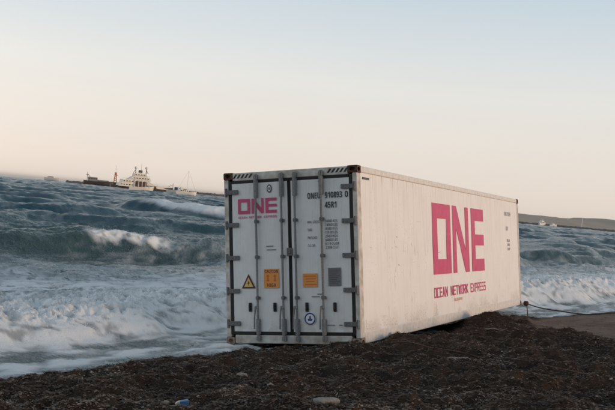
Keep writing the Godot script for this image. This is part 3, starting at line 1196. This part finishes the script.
# ================================================================== boats and harbour
func hull(length: float, beam: float, side: float, draft: float, sheer: float) -> MB:
	var st := 15
	var ring := 9
	var pts := PackedVector3Array()
	for i in st:
		var u := float(i) / (st - 1)
		var half := beam * 0.5 * (pow(sin(clampf(u * 1.25 + 0.28, 0.0, PI * 0.5)), 0.6) if u < 0.6 else pow(maxf(1.0 - pow((u - 0.6) / 0.4, 2.0), 0.0), 0.7))
		half = maxf(half, 0.04)
		var top := side + sheer * pow(absf(u - 0.35) / 0.65, 2.0)
		for k in ring:
			var a := PI * k / (ring - 1)
			var y := top - (top + draft) * pow(sin(a), 0.75)
			var flare := 1.0 - 0.25 * sin(a)
			pts.append(Vector3((u - 0.5) * length + sheer * 0.8 * (0.5 + 0.5 * y / maxf(top, 0.1)) * smoothstep(0.7, 1.0, u), y, -cos(a) * half * flare))
	var mb := MB.new()
	mb.sheet(pts, ring, Vector3.DOWN)
	# deck and transom
	var deck := PackedVector3Array()
	for i in st:
		deck.append(pts[i * ring] + Vector3(0, -0.12, 0))
		deck.append(pts[i * ring + ring - 1] + Vector3(0, -0.12, 0))
	mb.sheet(deck, 2, Vector3.UP)
	var tr := []
	for k in ring:
		tr.append(pts[k])
	mb.poly(tr, Vector3(-1, 0, 0))
	return mb


func rigged(pts: Array, r: float) -> MB:
	var b := MB.new()
	for p in pts:
		b.tube([p[0], p[1]], [r], 6)
	return b


func build_ships() -> void:
	# -- big white vessel at the breakwater
	var s := thing("passenger_ship", "large white passenger ship with stepped decks and two pale radar domes moored at the breakwater", "ship", Vector3(-131.0, -1.3, -760.0), 0.45)
	s.scale = Vector3.ONE * 1.28
	put("hull", hull(38.0, 8.0, 2.6, 1.5, 1.6), MT.boat_dark, s)
	var tiers := [[0.5, 31.0, 7.2, 2.6, 2.0, 6.5, 0.8], [-3.0, 20.0, 6.6, 4.6, 2.2, 3.4, 0.5], [-2.0, 14.5, 5.8, 6.8, 2.2, 1.2, 3.0], [-1.4, 8.6, 4.8, 9.0, 2.0, 0.8, 0.4]]
	for t in tiers:
		var tb := MB.new()
		var xa: float = t[0] - t[1] * 0.5
		var xb: float = t[0] + t[1] * 0.5
		tb.prism(PackedVector2Array([Vector2(xa, t[3]), Vector2(xb, t[3]), Vector2(xb - t[5], t[3] + t[4]), Vector2(xa + t[6], t[3] + t[4])]), -t[2] * 0.5, t[2] * 0.5)
		var dk := put("deck_house", tb, MT.boat_cream, s)
		for k in int((t[1] - t[5] - t[6]) / 1.7):
			boxed("window", Vector3(xa + t[6] + 0.9 + k * 1.7, t[3] + t[4] * 0.58, t[2] * 0.5 + 0.02), Vector3(0.95, t[4] * 0.27, 0.06), 0.0, MT.boat_glass, dk)
		var rl := []
		for hgt in [0.55, 1.0]:
			rl.append([Vector3(xa + t[6], t[3] + t[4] + hgt, t[2] * 0.5), Vector3(xb - t[5], t[3] + t[4] + hgt, t[2] * 0.5)])
		for k in 9:
			var px: float = lerpf(xa + t[6], xb - t[5], k / 8.0)
			rl.append([Vector3(px, t[3] + t[4], t[2] * 0.5), Vector3(px, t[3] + t[4] + 1.0, t[2] * 0.5)])
		tag(put("railing", rigged(rl, 0.05), MT.boat_white, dk), "", "", "", "stuff")
	boxed("lower_deck_opening", Vector3(3.0, 3.6, 3.62), Vector3(11.0, 1.1, 0.1), 0.0, MT.boat_wood, s)
	var fn := MB.new()
	fn.box(Vector3(-1.2, 12.2, 0), Vector3(2.2, 1.8, 2.0), 0.3)
	put("funnel", fn, MT.boat_dark, s)
	for k in 2:
		var x := -4.2 + k * 6.6
		put("mast", rigged([[Vector3(x, 9.4, 0), Vector3(x, 13.8, 0)]], 0.22), MT.boat_dark, s)
		put("stay", rigged([[Vector3(x - 1.4 + k * 2.8, 11.2, 0), Vector3(x, 13.4, 0)]], 0.14), MT.boat_dark, s)
		var sp := SphereMesh.new()
		sp.radius = 0.85
		sp.height = 1.7
		sp.radial_segments = 16
		sp.rings = 8
		sp.material = MT.boat_white
		var o := MeshInstance3D.new()
		o.mesh = sp
		o.name = "radar_dome"
		s.add_child(o, true)
		o.position = Vector3(x, 14.4 + k * 0.3, 0)
	put("aerial", rigged([[Vector3(-0.8, 11.4, 0), Vector3(-0.8, 17.5, 0)]], 0.07), MT.boat_grey, s)
	put("bow_rail", rigged([[Vector3(12.5, 4.6, 2.6), Vector3(20.0, 5.2, 0.2)], [Vector3(13.5, 3.6, 2.4), Vector3(13.5, 4.7, 2.4)], [Vector3(17.0, 3.6, 1.3), Vector3(17.0, 5.0, 1.3)]], 0.07), MT.boat_white, s)
	# -- open white boat in front of it
	var b := thing("excursion_boat", "small white boat with a roofed open deck on pillars before the large ship", "boat", Vector3(-103.5, 0.5, -600.0), 0.4)
	b.scale = Vector3.ONE * 1.15
	put("hull", hull(12.6, 3.6, 1.7, 0.8, 1.0), MT.boat_white, b)
	boxed("roof", Vector3(0.2, 5.3, 0), Vector3(8.6, 0.35, 3.3), 0.08, MT.boat_white, b)
	boxed("cabin", Vector3(-0.2, 3.2, -0.3), Vector3(6.6, 2.9, 2.0), 0.1, MT.boat_wood, b)
	for k in 5:
		for e in [-1.5, 1.5]:
			put("pillar", rigged([[Vector3(-3.8 + k * 2.0, 1.4, e), Vector3(-3.8 + k * 2.0, 5.2, e)]], 0.16), MT.boat_white, b)
	put("railing", rigged([[Vector3(3.6, 2.9, 1.3), Vector3(6.8, 3.3, 0.1)], [Vector3(6.8, 3.3, -0.1), Vector3(3.6, 2.9, -1.3)]], 0.07), MT.boat_white, b)
	# -- sailing boat to its right
	var y := thing("sailing_boat", "white sailing boat with a tall thin bare mast, nearest the container", "boat", Vector3(-75.5, 0.5, -600.0), 0.35)
	put("hull", hull(12.4, 3.4, 1.3, 0.7, 0.7), MT.boat_white, y)
	var cb := boxed("cabin", Vector3(-1.2, 1.9, 0), Vector3(5.4, 1.5, 2.4), 0.2, MT.boat_cream, y)
	for k in 4:
		boxed("window", Vector3(-3.1 + k * 1.25, 2.05, 1.21), Vector3(0.8, 0.5, 0.05), 0.0, MT.boat_glass, cb)
	boxed("wheel_house", Vector3(-3.0, 3.2, 0), Vector3(1.8, 1.6, 2.0), 0.2, MT.boat_white, y)
	put("mast", rigged([[Vector3(0.6, 1.2, 0), Vector3(0.6, 14.6, 0)]], 0.09), MT.boat_white, y)
	put("boom", rigged([[Vector3(0.6, 2.9, 0), Vector3(-4.6, 3.2, 0)]], 0.2), MT.boat_wood, y)
	put("rigging", rigged([[Vector3(0.6, 14.4, 0), Vector3(6.2, 1.9, 0)], [Vector3(0.6, 14.4, 0), Vector3(-6.0, 1.6, 0)]], 0.03), MT.boat_grey, y)
	# -- fishing boat with a dark house
	var f := thing("fishing_boat", "small pale fishing boat with a blue wheelhouse, between the large ship and the sailing boat", "boat", Vector3(-96.8, 0.6, -700.0), -0.1)
	put("hull", hull(11.0, 3.4, 1.8, 0.8, 1.0), MT.boat_cream, f)
	var fh := boxed("wheel_house", Vector3(1.6, 2.9, 0), Vector3(2.4, 2.2, 2.2), 0.15, MT.boat_blue, f)
	boxed("window", Vector3(1.6, 3.3, 1.12), Vector3(1.6, 0.6, 0.05), 0.0, MT.boat_glass, fh)
	put("mast", rigged([[Vector3(-1.0, 1.5, 0), Vector3(-1.0, 6.5, 0)], [Vector3(-1.0, 5.6, 0), Vector3(-4.6, 3.6, 0)]], 0.12), MT.boat_wood, f)
	# -- grey workboat at the breakwater
	var g := thing("work_ship", "low grey work ship with a thin mast at the left of the breakwater", "ship", Vector3(-192.0, 1.2, -885.0), 0.3)
	put("hull", hull(26.0, 6.0, 2.8, 1.2, 1.0), MT.boat_dark, g)
	var gh := boxed("deck_house", Vector3(-5.0, 4.6, 0), Vector3(8.5, 3.4, 4.5), 0.3, MT.boat_grey, g)
	for k in 4:
		boxed("window", Vector3(-8.0 + k * 2.0, 5.0, 2.27), Vector3(1.1, 0.8, 0.06), 0.0, MT.boat_glass, gh)
	boxed("hold_cover", Vector3(4.5, 3.5, 0), Vector3(10.0, 1.5, 4.0), 0.3, MT.boat_grey, g)
	put("mast", rigged([[Vector3(-10.0, 2.6, 0), Vector3(-10.0, 10.6, 0)], [Vector3(-11.2, 8.4, 0), Vector3(-8.8, 8.4, 0)], [Vector3(-10.0, 9.0, 0), Vector3(-7.0, 6.0, 0)]], 0.2), MT.boat_dark, g)
	# -- white launch at the far left
	var w := thing("motor_launch", "low white motor launch lying at the far left end of the breakwater", "boat", Vector3(-236.0, 1.5, -890.0), 0.0)
	put("hull", hull(13.0, 3.6, 1.9, 0.8, 0.7), MT.boat_white, w)
	var wc := boxed("cabin", Vector3(-0.5, 2.6, 0), Vector3(6.2, 1.3, 2.6), 0.25, MT.boat_white, w)
	boxed("window", Vector3(-0.3, 2.8, 1.32), Vector3(4.6, 0.45, 0.05), 0.0, MT.boat_glass, wc)
	# -- orange beacon tower
	var t := thing("beacon_tower", "orange lattice beacon tower standing on the breakwater left of the large ship", "beacon", Vector3(-180.5, 1.5, -905.0))
	put("plinth", lathe_box(Vector3(0, 1.5, 0), Vector3(3.0, 3.4, 3.0)), MT.boat_dark, t)
	var legs := []
	for q in [[-1, -1], [1, -1], [1, 1], [-1, 1]]:
		put("leg", rigged([[Vector3(q[0] * 1.3, 3.0, q[1] * 1.3), Vector3(q[0] * 0.7, 9.6, q[1] * 0.7)]], 0.18), MT.tower_orange, t)
	for k in 3:
		var yy := 4.0 + k * 2.0
		var rr := 1.25 - k * 0.17
		put("brace", rigged([[Vector3(-rr, yy, rr), Vector3(rr, yy + 1.8, rr)], [Vector3(rr, yy, rr), Vector3(-rr, yy + 1.8, rr)], [Vector3(-rr, yy, -rr), Vector3(rr, yy + 1.8, -rr)]], 0.12), MT.tower_orange, t)
	put("platform", lathe_box(Vector3(0, 9.8, 0), Vector3(3.2, 0.4, 3.2)), MT.tower_orange, t)
	put("lantern", lathe_box(Vector3(0, 11.2, 0), Vector3(1.7, 2.4, 1.7)), MT.tower_orange, t)
	put("aerial", rigged([[Vector3(0, 12.3, 0), Vector3(-0.4, 19.0, 0)]], 0.09), MT.tower_orange, t)
	# -- right of the container
	var yc := thing("motor_yacht", "white motor yacht under the hills just right of the container", "boat", Vector3(194.0, 0.6, -800.0), 0.9)
	yc.scale = Vector3.ONE * 0.85
	put("hull", hull(13.0, 4.0, 2.0, 0.9, 1.0), MT.boat_white, yc)
	for k in 2:
		var lv := boxed("cabin", Vector3(-0.8 - k * 0.6, 2.9 + k * 1.7, 0), Vector3(6.6 - k * 2.2, 1.7, 3.2 - k * 0.5), 0.2, MT.boat_white, yc)
		boxed("window", Vector3(-0.8 - k * 0.6, 3.1 + k * 1.7, 1.62 - k * 0.25), Vector3(4.8 - k * 2.0, 0.5, 0.05), 0.0, MT.boat_glass, lv)
	put("aerial", rigged([[Vector3(-1.6, 5.4, 0), Vector3(-1.8, 8.0, 0)]], 0.07), MT.boat_white, yc)
	var sb := thing("dinghy", "very small white boat just right of the motor yacht", "boat", Vector3(203.0, 0.9, -800.0), 0.4)
	put("hull", hull(6.5, 2.2, 1.0, 0.5, 0.5), MT.boat_white, sb)
	boxed("cabin", Vector3(0.2, 1.5, 0), Vector3(2.0, 1.1, 1.5), 0.15, MT.boat_white, sb)
	var lm := thing("lamp_mast", "thin white lamp mast on the breakwater at the far right", "lamp mast", Vector3(262.0, 2.5, -925.0))
	put("pole", rigged([[Vector3(0, 0, 0), Vector3(0, 7.5, 0)]], 0.22), MT.boat_white, lm)
	put("lamp_head", lathe_box(Vector3(0, 7.7, 0), Vector3(1.2, 0.6, 0.8)), MT.boat_white, lm)


func lathe_box(at: Vector3, size: Vector3) -> MB:
	var b := MB.new()
	b.box(at, size, minf(size.x, size.y) * 0.12)
	return b


# ================================================================== ropes
func rope_mesh(ctrl: Array, radius: float, strands: int) -> MB:
	var cv := Curve3D.new()
	for i in ctrl.size():
		var a: Vector3 = ctrl[maxi(i - 1, 0)]
		var b: Vector3 = ctrl[mini(i + 1, ctrl.size() - 1)]
		var t := (b - a) / 6.0
		cv.add_point(ctrl[i], -t, t)
	var ln := cv.get_baked_length()
	var count := int(ln / 0.035)
	var mb := MB.new()
	for q in strands:
		var pts := []
		for i in count + 1:
			var f := ln * i / count
			var p := cv.sample_baked(f, true)
			var d := (cv.sample_baked(minf(f + 0.02, ln), true) - cv.sample_baked(maxf(f - 0.02, 0.0), true)).normalized()
			var sd := d.cross(Vector3.UP).normalized()
			var up := sd.cross(d)
			var ph := f / (radius * 9.0) * TAU + TAU * q / strands
			pts.append(p + (sd * cos(ph) + up * sin(ph)) * radius * 0.52)
		mb.tube(pts, [radius * 0.58], 6)
	return mb


func build_ropes() -> void:
	var rope_m := worn(0.10, 0.06, 0.052, 0.9, 0.0, MT.grime, 6.0)
	var orange_m := worn(0.16, 0.085, 0.06, 0.9, 0.0, MT.grime, 6.0)
	# mooring rope from the far lower corner
	var k := Vector3(6.17, 0.40, -26.38)
	var o := thing("mooring_rope", "dark mooring rope hanging from the container's far bottom corner and running right along the waterline", "rope")
	var pts := [k]
	for a in [[6.6, -26.6, 0.24], [7.1, -26.5, 0.15], [7.8, -26.3, 0.06], [8.4, -26.2, 0.03], [9.4, -26.4, 0.03], [11.0, -26.9, 0.03], [14.0, -28.0, 0.03]]:
		pts.append(Vector3(a[0], maxf(ground_y(a[0], a[1]) + a[2], a[2] + 0.06), a[1]))
	put("rope", rope_mesh(pts, 0.017, 3), rope_m, o)
	var kn := MB.new()
	for q in 4:
		var rp := []
		for i in 15:
			var an := TAU * i / 14.0
			rp.append(k + Vector3(sin(an) * 0.035 + q * 0.014 - 0.03, cos(an) * 0.055, sin(an + q) * 0.03))
		kn.tube(rp, [0.018], 6)
	put("knot", kn, rope_m, o)
	var gy := ground_y(k.x + 0.03, k.z + 0.15)
	put("hanging_end", rope_mesh([k + Vector3(0.0, -0.05, 0.05), k + Vector3(0.02, -0.2, 0.1), Vector3(k.x + 0.03, gy - 0.02, k.z + 0.15)], 0.014, 3), rope_m, o)
	# rope lying across the beach
	var lay := []
	for a in [[1.55, -15.55], [1.75, -15.1], [2.05, -14.5], [2.4, -14.2], [2.75, -13.75], [3.0, -13.0], [3.2, -12.4], [3.45, -11.9], [3.75, -11.3], [4.4, -10.9], [5.2, -10.8]]:
		lay.append(Vector3(a[0], ground_y(a[0], a[1]) + 0.022, a[1]))
	var ob := put("beach_rope", rope_mesh(lay, 0.010, 3), orange_m)
	tag(ob, "faded orange rope lying across the seaweed from the container towards the lower right", "rope")


# ================================================================== litter, stones
func stone(called: String, label: String, x: float, z: float, size: Vector3, m: Material, sd: int, cat := "stone", turn := 0.0) -> void:
	var pts := PackedVector3Array()
	var cols := 17
	for j in 9:
		var th := PI * j / 8.0
		for k in cols:
			var ph := TAU * (k % (cols - 1)) / (cols - 1)
			var d := Vector3(sin(th) * cos(ph), cos(th), sin(th) * sin(ph))
			var bx := Vector3(signf(d.x) * pow(absf(d.x), 0.75), signf(d.y) * pow(absf(d.y), 0.7), signf(d.z) * pow(absf(d.z), 0.75))
			var rr := 1.0 + 0.28 * n_fine.get_noise_3d(d.x * 1.1 + sd, d.y * 1.1, d.z * 1.1)
			pts.append(bx * size * 0.5 * rr)
	var mb := MB.new()
	mb.sheet(pts, cols, Vector3.UP)
	# normals point away from the centre
	for i in mb.v.size():
		if mb.n[i].dot(mb.v[i]) < 0.0: mb.n[i] = -mb.n[i]
	for i in range(0, mb.idx.size(), 3):
		var a := mb.v[mb.idx[i]]
		var g := (mb.v[mb.idx[i + 1]] - a).cross(mb.v[mb.idx[i + 2]] - a)
		if g.dot(a) > 0.0:
			var w := mb.idx[i + 1]
			mb.idx[i + 1] = mb.idx[i + 2]
			mb.idx[i + 2] = w
	var o := put(called, mb, m)
	o.position = Vector3(x, ground_y(x, z) + size.y * 0.32 + 0.008, z)
	o.rotation.y = turn
	tag(o, label, cat)


func build_litter() -> void:
	var pale := worn(0.34, 0.31, 0.28, 0.9, 0.0, MT.grime, 5.0, 0.4)
	var drab := worn(0.20, 0.17, 0.15, 0.9, 0.0, MT.grime, 5.0, 0.4)
	stone("flat_stone", "largest pale flat stone, at the bottom edge below the container's right post", 0.33, -8.95, Vector3(0.27, 0.09, 0.15), pale, 4, "stone", 0.25)
	stone("small_stone", "small pale stone on the seaweed in front of the container's left door", -0.55, -10.75, Vector3(0.12, 0.055, 0.08), pale, 19, "stone", -0.3)
	stone("small_stone", "drab rounded stone left of the largest pale flat stone", -0.02, -9.5, Vector3(0.10, 0.06, 0.08), drab, 33, "stone", 0.8)
	stone("small_stone", "tiny pale stone beside the blue carton", -1.14, -9.0, Vector3(0.055, 0.05, 0.05), pale, 51)
	# blue drinks carton, crushed
	var x := -0.99
	var z := -8.98
	var c := thing("drink_carton", "crushed blue drink carton with a pale end lying among the seaweed at lower left", "carton", Vector3(x, ground_y(x, z) + 0.062, z), 0.25)
	c.rotation.z = 0.12
	c.scale = Vector3.ONE * 0.85
	var b := MB.new()
	b.box(Vector3(0.025, 0, 0), Vector3(0.095, 0.075, 0.07), 0.008, Basis(Vector3(0, 0, 1), 0.06))
	put("body", b, mat(0.05, 0.17, 0.34, 0.45), c)
	var e := MB.new()
	e.prism(PackedVector2Array([Vector2(-0.024, -0.036), Vector2(-0.024, 0.034), Vector2(-0.06, 0.022), Vector2(-0.075, 0.004), Vector2(-0.058, -0.026)]), -0.030, 0.030)
	put("folded_end", e, mat(0.42, 0.42, 0.36, 0.5), c)
	var w := MB.new()
	w.box(Vector3(0.076, -0.004, 0), Vector3(0.012, 0.06, 0.055), 0.004)
	put("cap", w, mat(0.03, 0.035, 0.045, 0.5), c)
	# bleached sticks
	for a in [[2.30, -13.55, 0.34, 0.15, "short bleached stick beside the orange rope"], [3.75, -18.3, 0.42, 0.25, "bleached stick lying on the seaweed bank right of the container"], [-0.15, -10.05, 0.22, -0.5, "thin bleached stick on the seaweed below the container's doors"]]:
		var p0 := Vector3(a[0], 0, a[1])
		var dir := Vector3(cos(a[3]), 0, sin(a[3]))
		var pts := []
		for i in 7:
			var q: Vector3 = p0 + dir * (a[2] * (i / 6.0 - 0.5)) + Vector3(0, 0, sin(i * 1.7) * 0.008)
			q.y = ground_y(q.x, q.z) + 0.022
			pts.append(q)
		var sb := MB.new()
		sb.tube(pts, [0.010, 0.013, 0.012, 0.011, 0.010, 0.008, 0.005], 7)
		tag(put("driftwood_stick", sb, pale), a[4], "stick")


# ================================================================== seaweed and shingle
func ribbon(bend: float, wide: float, arch: float) -> ArrayMesh:
	var pts := PackedVector3Array()
	for i in 6:
		var u := i / 5.0 - 0.5
		var cx := bend * (u * u - 0.08)
		var y := arch * (0.25 - u * u)
		var w := wide * (1.0 - pow(absf(u) * 1.9, 4.0) * 0.8)
		var tw := u * 1.4
		pts.append(Vector3(u, y - sin(tw) * w, cx - cos(tw) * w))
		pts.append(Vector3(u, y + sin(tw) * w, cx + cos(tw) * w))
	var mb := MB.new()
	mb.sheet(pts, 2, Vector3.UP)
	return mb.mesh(debris_mat())


func chip() -> ArrayMesh:
	var mb := MB.new()
	var q := []
	for i in 7:
		var a := TAU * i / 7.0
		q.append(Vector3(cos(a) * (0.5 if i % 2 else 0.42), 0.0, sin(a) * (0.36 if i % 3 else 0.27)))
	for i in 7:
		var j := (i + 1) % 7
		mb.poly([q[i], q[j], Vector3(0.05, 0.28, 0.02)], q[i] + q[j] + Vector3(0, 0.6, 0))
	return mb.mesh(debris_mat())


func debris_mat() -> StandardMaterial3D:
	if not MT.has("debris"):
		var m := StandardMaterial3D.new()
		m.vertex_color_use_as_albedo = true
		m.roughness = 0.8
		m.metallic_specular = 0.3
		MT.debris = m
	return MT.debris


func scatter(called: String, label: String, me: Mesh, count: int, lmin: float, lmax: float, tones: Array, lift: float, flat: float) -> void:
	var xf: Array[Transform3D] = []
	var cl: Array[Color] = []
	var tries := 0
	while xf.size() < count and tries < count * 4:
		tries += 1
		var r := 6.6 * pow(28.0 / 6.6, pow(rng.randf(), 1.15))
		var a := rng.randf_range(-0.56, 0.56)
		var x := sin(a) * r
		var z := -cos(a) * r
		var d := inland(x, z)
		if d < -0.15 + n_mid.get_noise_2d(x * 4.0, z * 4.0) * 0.7:
			continue
		if rng.randf() < sandy(x, z) * 0.97:
			continue
		# nothing inside the container's footprint
		var px := (x + 0.045) * 0.9043 + (z + 15.9062) * 0.4073
		var pz := (x + 0.045) * -0.41142 + (z + 15.9062) * 0.91142
		if absf(px) < 1.2 and pz < -0.02 and pz > -12.2 and d > 0.0 and absf(px) < 1.0:
			continue
		var l := lerpf(lmin, lmax, pow(rng.randf(), 1.8)) * (1.0 + 0.02 * (r - 7.0))
		var b := Basis(Vector3.UP, rng.randf() * TAU) * Basis(Vector3(1, 0, 0), rng.randfn(0.0, flat)) * Basis(Vector3(0, 0, 1), rng.randfn(0.0, flat * 0.7))
		xf.append(Transform3D(b.scaled(Vector3.ONE * l), Vector3(x, ground_y(x, z) + lift * rng.randf(), z)))
		var t: float = clampf(rng.randf() * 0.75 + 0.12 + n_mid.get_noise_2d(x * 6.0 + 15.0, z * 6.0) * 0.6, 0.0, 1.0)
		if d < 0.35: t *= 0.5
		var c: Color
		if t < 0.66: c = tones[0].lerp(tones[1], rng.randf())
		elif t < 0.93: c = tones[1].lerp(tones[2], rng.randf())
		else: c = tones[2].lerp(tones[3], rng.randf())
		cl.append(c)
	var mm := MultiMesh.new()
	mm.transform_format = MultiMesh.TRANSFORM_3D
	mm.use_colors = true
	mm.mesh = me
	mm.instance_count = xf.size()
	for i in xf.size():
		mm.set_instance_transform(i, xf[i])
		mm.set_instance_color(i, cl[i])
	var o := MultiMeshInstance3D.new()
	o.multimesh = mm
	o.name = numbered(called)
	add_child(o)
	tag(o, label, "seaweed" if called.begins_with("seaweed") else "shingle", "", "stuff")


func build_debris() -> void:
	var weed := [Color(0.048, 0.032, 0.025), Color(0.120, 0.083, 0.064), Color(0.20, 0.146, 0.114), Color(0.33, 0.27, 0.22)]
	scatter("seaweed_ribbons", "dark brown dead seagrass ribbons matted over the whole beach", ribbon(0.25, 0.045, 0.14), 160000, 0.025, 0.095, weed, 0.012, 0.20)
	scatter("seaweed_curls", "curled dead seagrass leaves strewn over the beach", ribbon(0.9, 0.07, 0.30), 105000, 0.018, 0.06, weed, 0.014, 0.4)
	scatter("seaweed_strands", "long thin strands of dead seagrass trailing across the beach", ribbon(0.5, 0.016, 0.08), 6000, 0.08, 0.26, weed, 0.02, 0.12)
	var grit := [Color(0.06, 0.049, 0.044), Color(0.14, 0.112, 0.097), Color(0.24, 0.205, 0.18), Color(0.30, 0.28, 0.25)]
	scatter("shingle", "small stones and shell bits scattered between the seaweed", chip(), 54000, 0.010, 0.045, grit, 0.012, 0.3)


func build_spray() -> void:
	var ball := SphereMesh.new()
	ball.radius = 0.5
	ball.height = 1.0
	ball.radial_segments = 6
	ball.rings = 3
	ball.material = mat(0.80, 0.81, 0.82, 0.6)
	var xf: Array[Transform3D] = []
	for k in 16000:
		var s := rng.randf_range(4.0, 46.0)
		var o := 0.0
		var up := 0.0
		if rng.randf() < 0.95:
			o = 2.9 + n_mid.get_noise_2d(s * 2.0, 7.0) * 1.1 + rng.randfn(-0.5, 0.8)
			up = -log(1.0 - rng.randf() * 0.98) * 0.055 * (1.0 + 1.0 * smoothstep(19.0, 31.0, s)) * (0.5 + maxf(0.0, n_fine.get_noise_2d(s * 1.4, 70.0)) * 2.5)
		else:
			s = rng.randf_range(23.0, 26.5)
			o = 17.0 + rng.randfn(-0.3, 0.9)
			up = -log(1.0 - rng.randf() * 0.98) * 0.06
		var dd := -o - IN_0
		var x := 0.797 * dd + 0.604 * s
		var z := 0.604 * dd - 0.797 * s
		var y := sea_at(x, z, sqrt(x * x + z * z)).x
		if y < 0.16: continue
		var l := 0.005 + 0.013 * pow(rng.randf(), 3.0)
		xf.append(Transform3D(Basis.IDENTITY.scaled(Vector3(l, l, l)), Vector3(x, y + up, z)))
	var mm := MultiMesh.new()
	mm.transform_format = MultiMesh.TRANSFORM_3D
	mm.mesh = ball
	mm.instance_count = xf.size()
	for i in xf.size():
		mm.set_instance_transform(i, xf[i])
	var o := MultiMeshInstance3D.new()
	o.multimesh = mm
	o.name = "sea_spray"
	add_child(o)
	tag(o, "white spray drops thrown up along the breaking surf", "spray", "", "stuff")


# square stencil capitals drawn with straight strokes, one mesh per letter
func block_text(line: String, x: float, y: float, w: float, h: float, z: float, m: Material, parent: Node3D, xf: Transform3D) -> void:
	var strokes := {
		"O": [[0, 0, 0, 1], [1, 0, 1, 1], [0, 0, 1, 0], [0, 1, 1, 1]],
		"C": [[0, 0, 0, 1], [0, 0, 1, 0], [0, 1, 1, 1]],
		"E": [[0, 0, 0, 1], [0, 0, 1, 0], [0, 1, 1, 1], [0, 0.5, 0.9, 0.5]],
		"A": [[0, 0, 0.45, 1], [1, 0, 0.55, 1], [0.2, 0.3, 0.8, 0.3]],
		"N": [[0, 0, 0, 1], [1, 0, 1, 1], [0, 1, 1, 0]],
		"T": [[0.5, 0, 0.5, 1], [0, 1, 1, 1]],
		"W": [[0, 1, 0.22, 0], [0.22, 0, 0.5, 0.85], [0.5, 0.85, 0.78, 0], [0.78, 0, 1, 1]],
		"R": [[0, 0, 0, 1], [0, 1, 1, 1], [1, 0.48, 1, 1], [0, 0.48, 1, 0.48], [0.4, 0.48, 1, 0]],
		"K": [[0, 0, 0, 1], [0, 0.45, 1, 1], [0.25, 0.6, 1, 0]],
		"X": [[0, 0, 1, 1], [0, 1, 1, 0]],
		"P": [[0, 0, 0, 1], [0, 1, 1, 1], [1, 0.45, 1, 1], [0, 0.45, 1, 0.45]],
		"S": [[0, 0.5, 0, 1], [1, 0, 1, 0.5], [0, 0, 1, 0], [0, 1, 1, 1], [0, 0.5, 1, 0.5]],
	}
	var pitch := w / (line.length() - 0.2)
	var lw := pitch * 0.80
	var t := lw * 0.20
	var dep := minf(0.0009, h * 0.03)
	for i in line.length():
		if not strokes.has(line[i]):
			continue
		var b := MB.new()
		var lift := 0.0
		for k in strokes[line[i]]:
			var p := Vector2(x + i * pitch + t * 0.5 + k[0] * (lw - t), y + t * 0.5 + k[1] * (h - t))
			var q := Vector2(x + i * pitch + t * 0.5 + k[2] * (lw - t), y + t * 0.5 + k[3] * (h - t))
			var d := (q - p).normalized() * t * 0.5
			var sd := Vector2(-d.y, d.x)
			b.prism(PackedVector2Array([p - d + sd, p - d - sd, q + d - sd, q + d + sd]), z, z + dep + lift, xf)
			lift += dep * 0.08
		put("letter", b, m, parent)
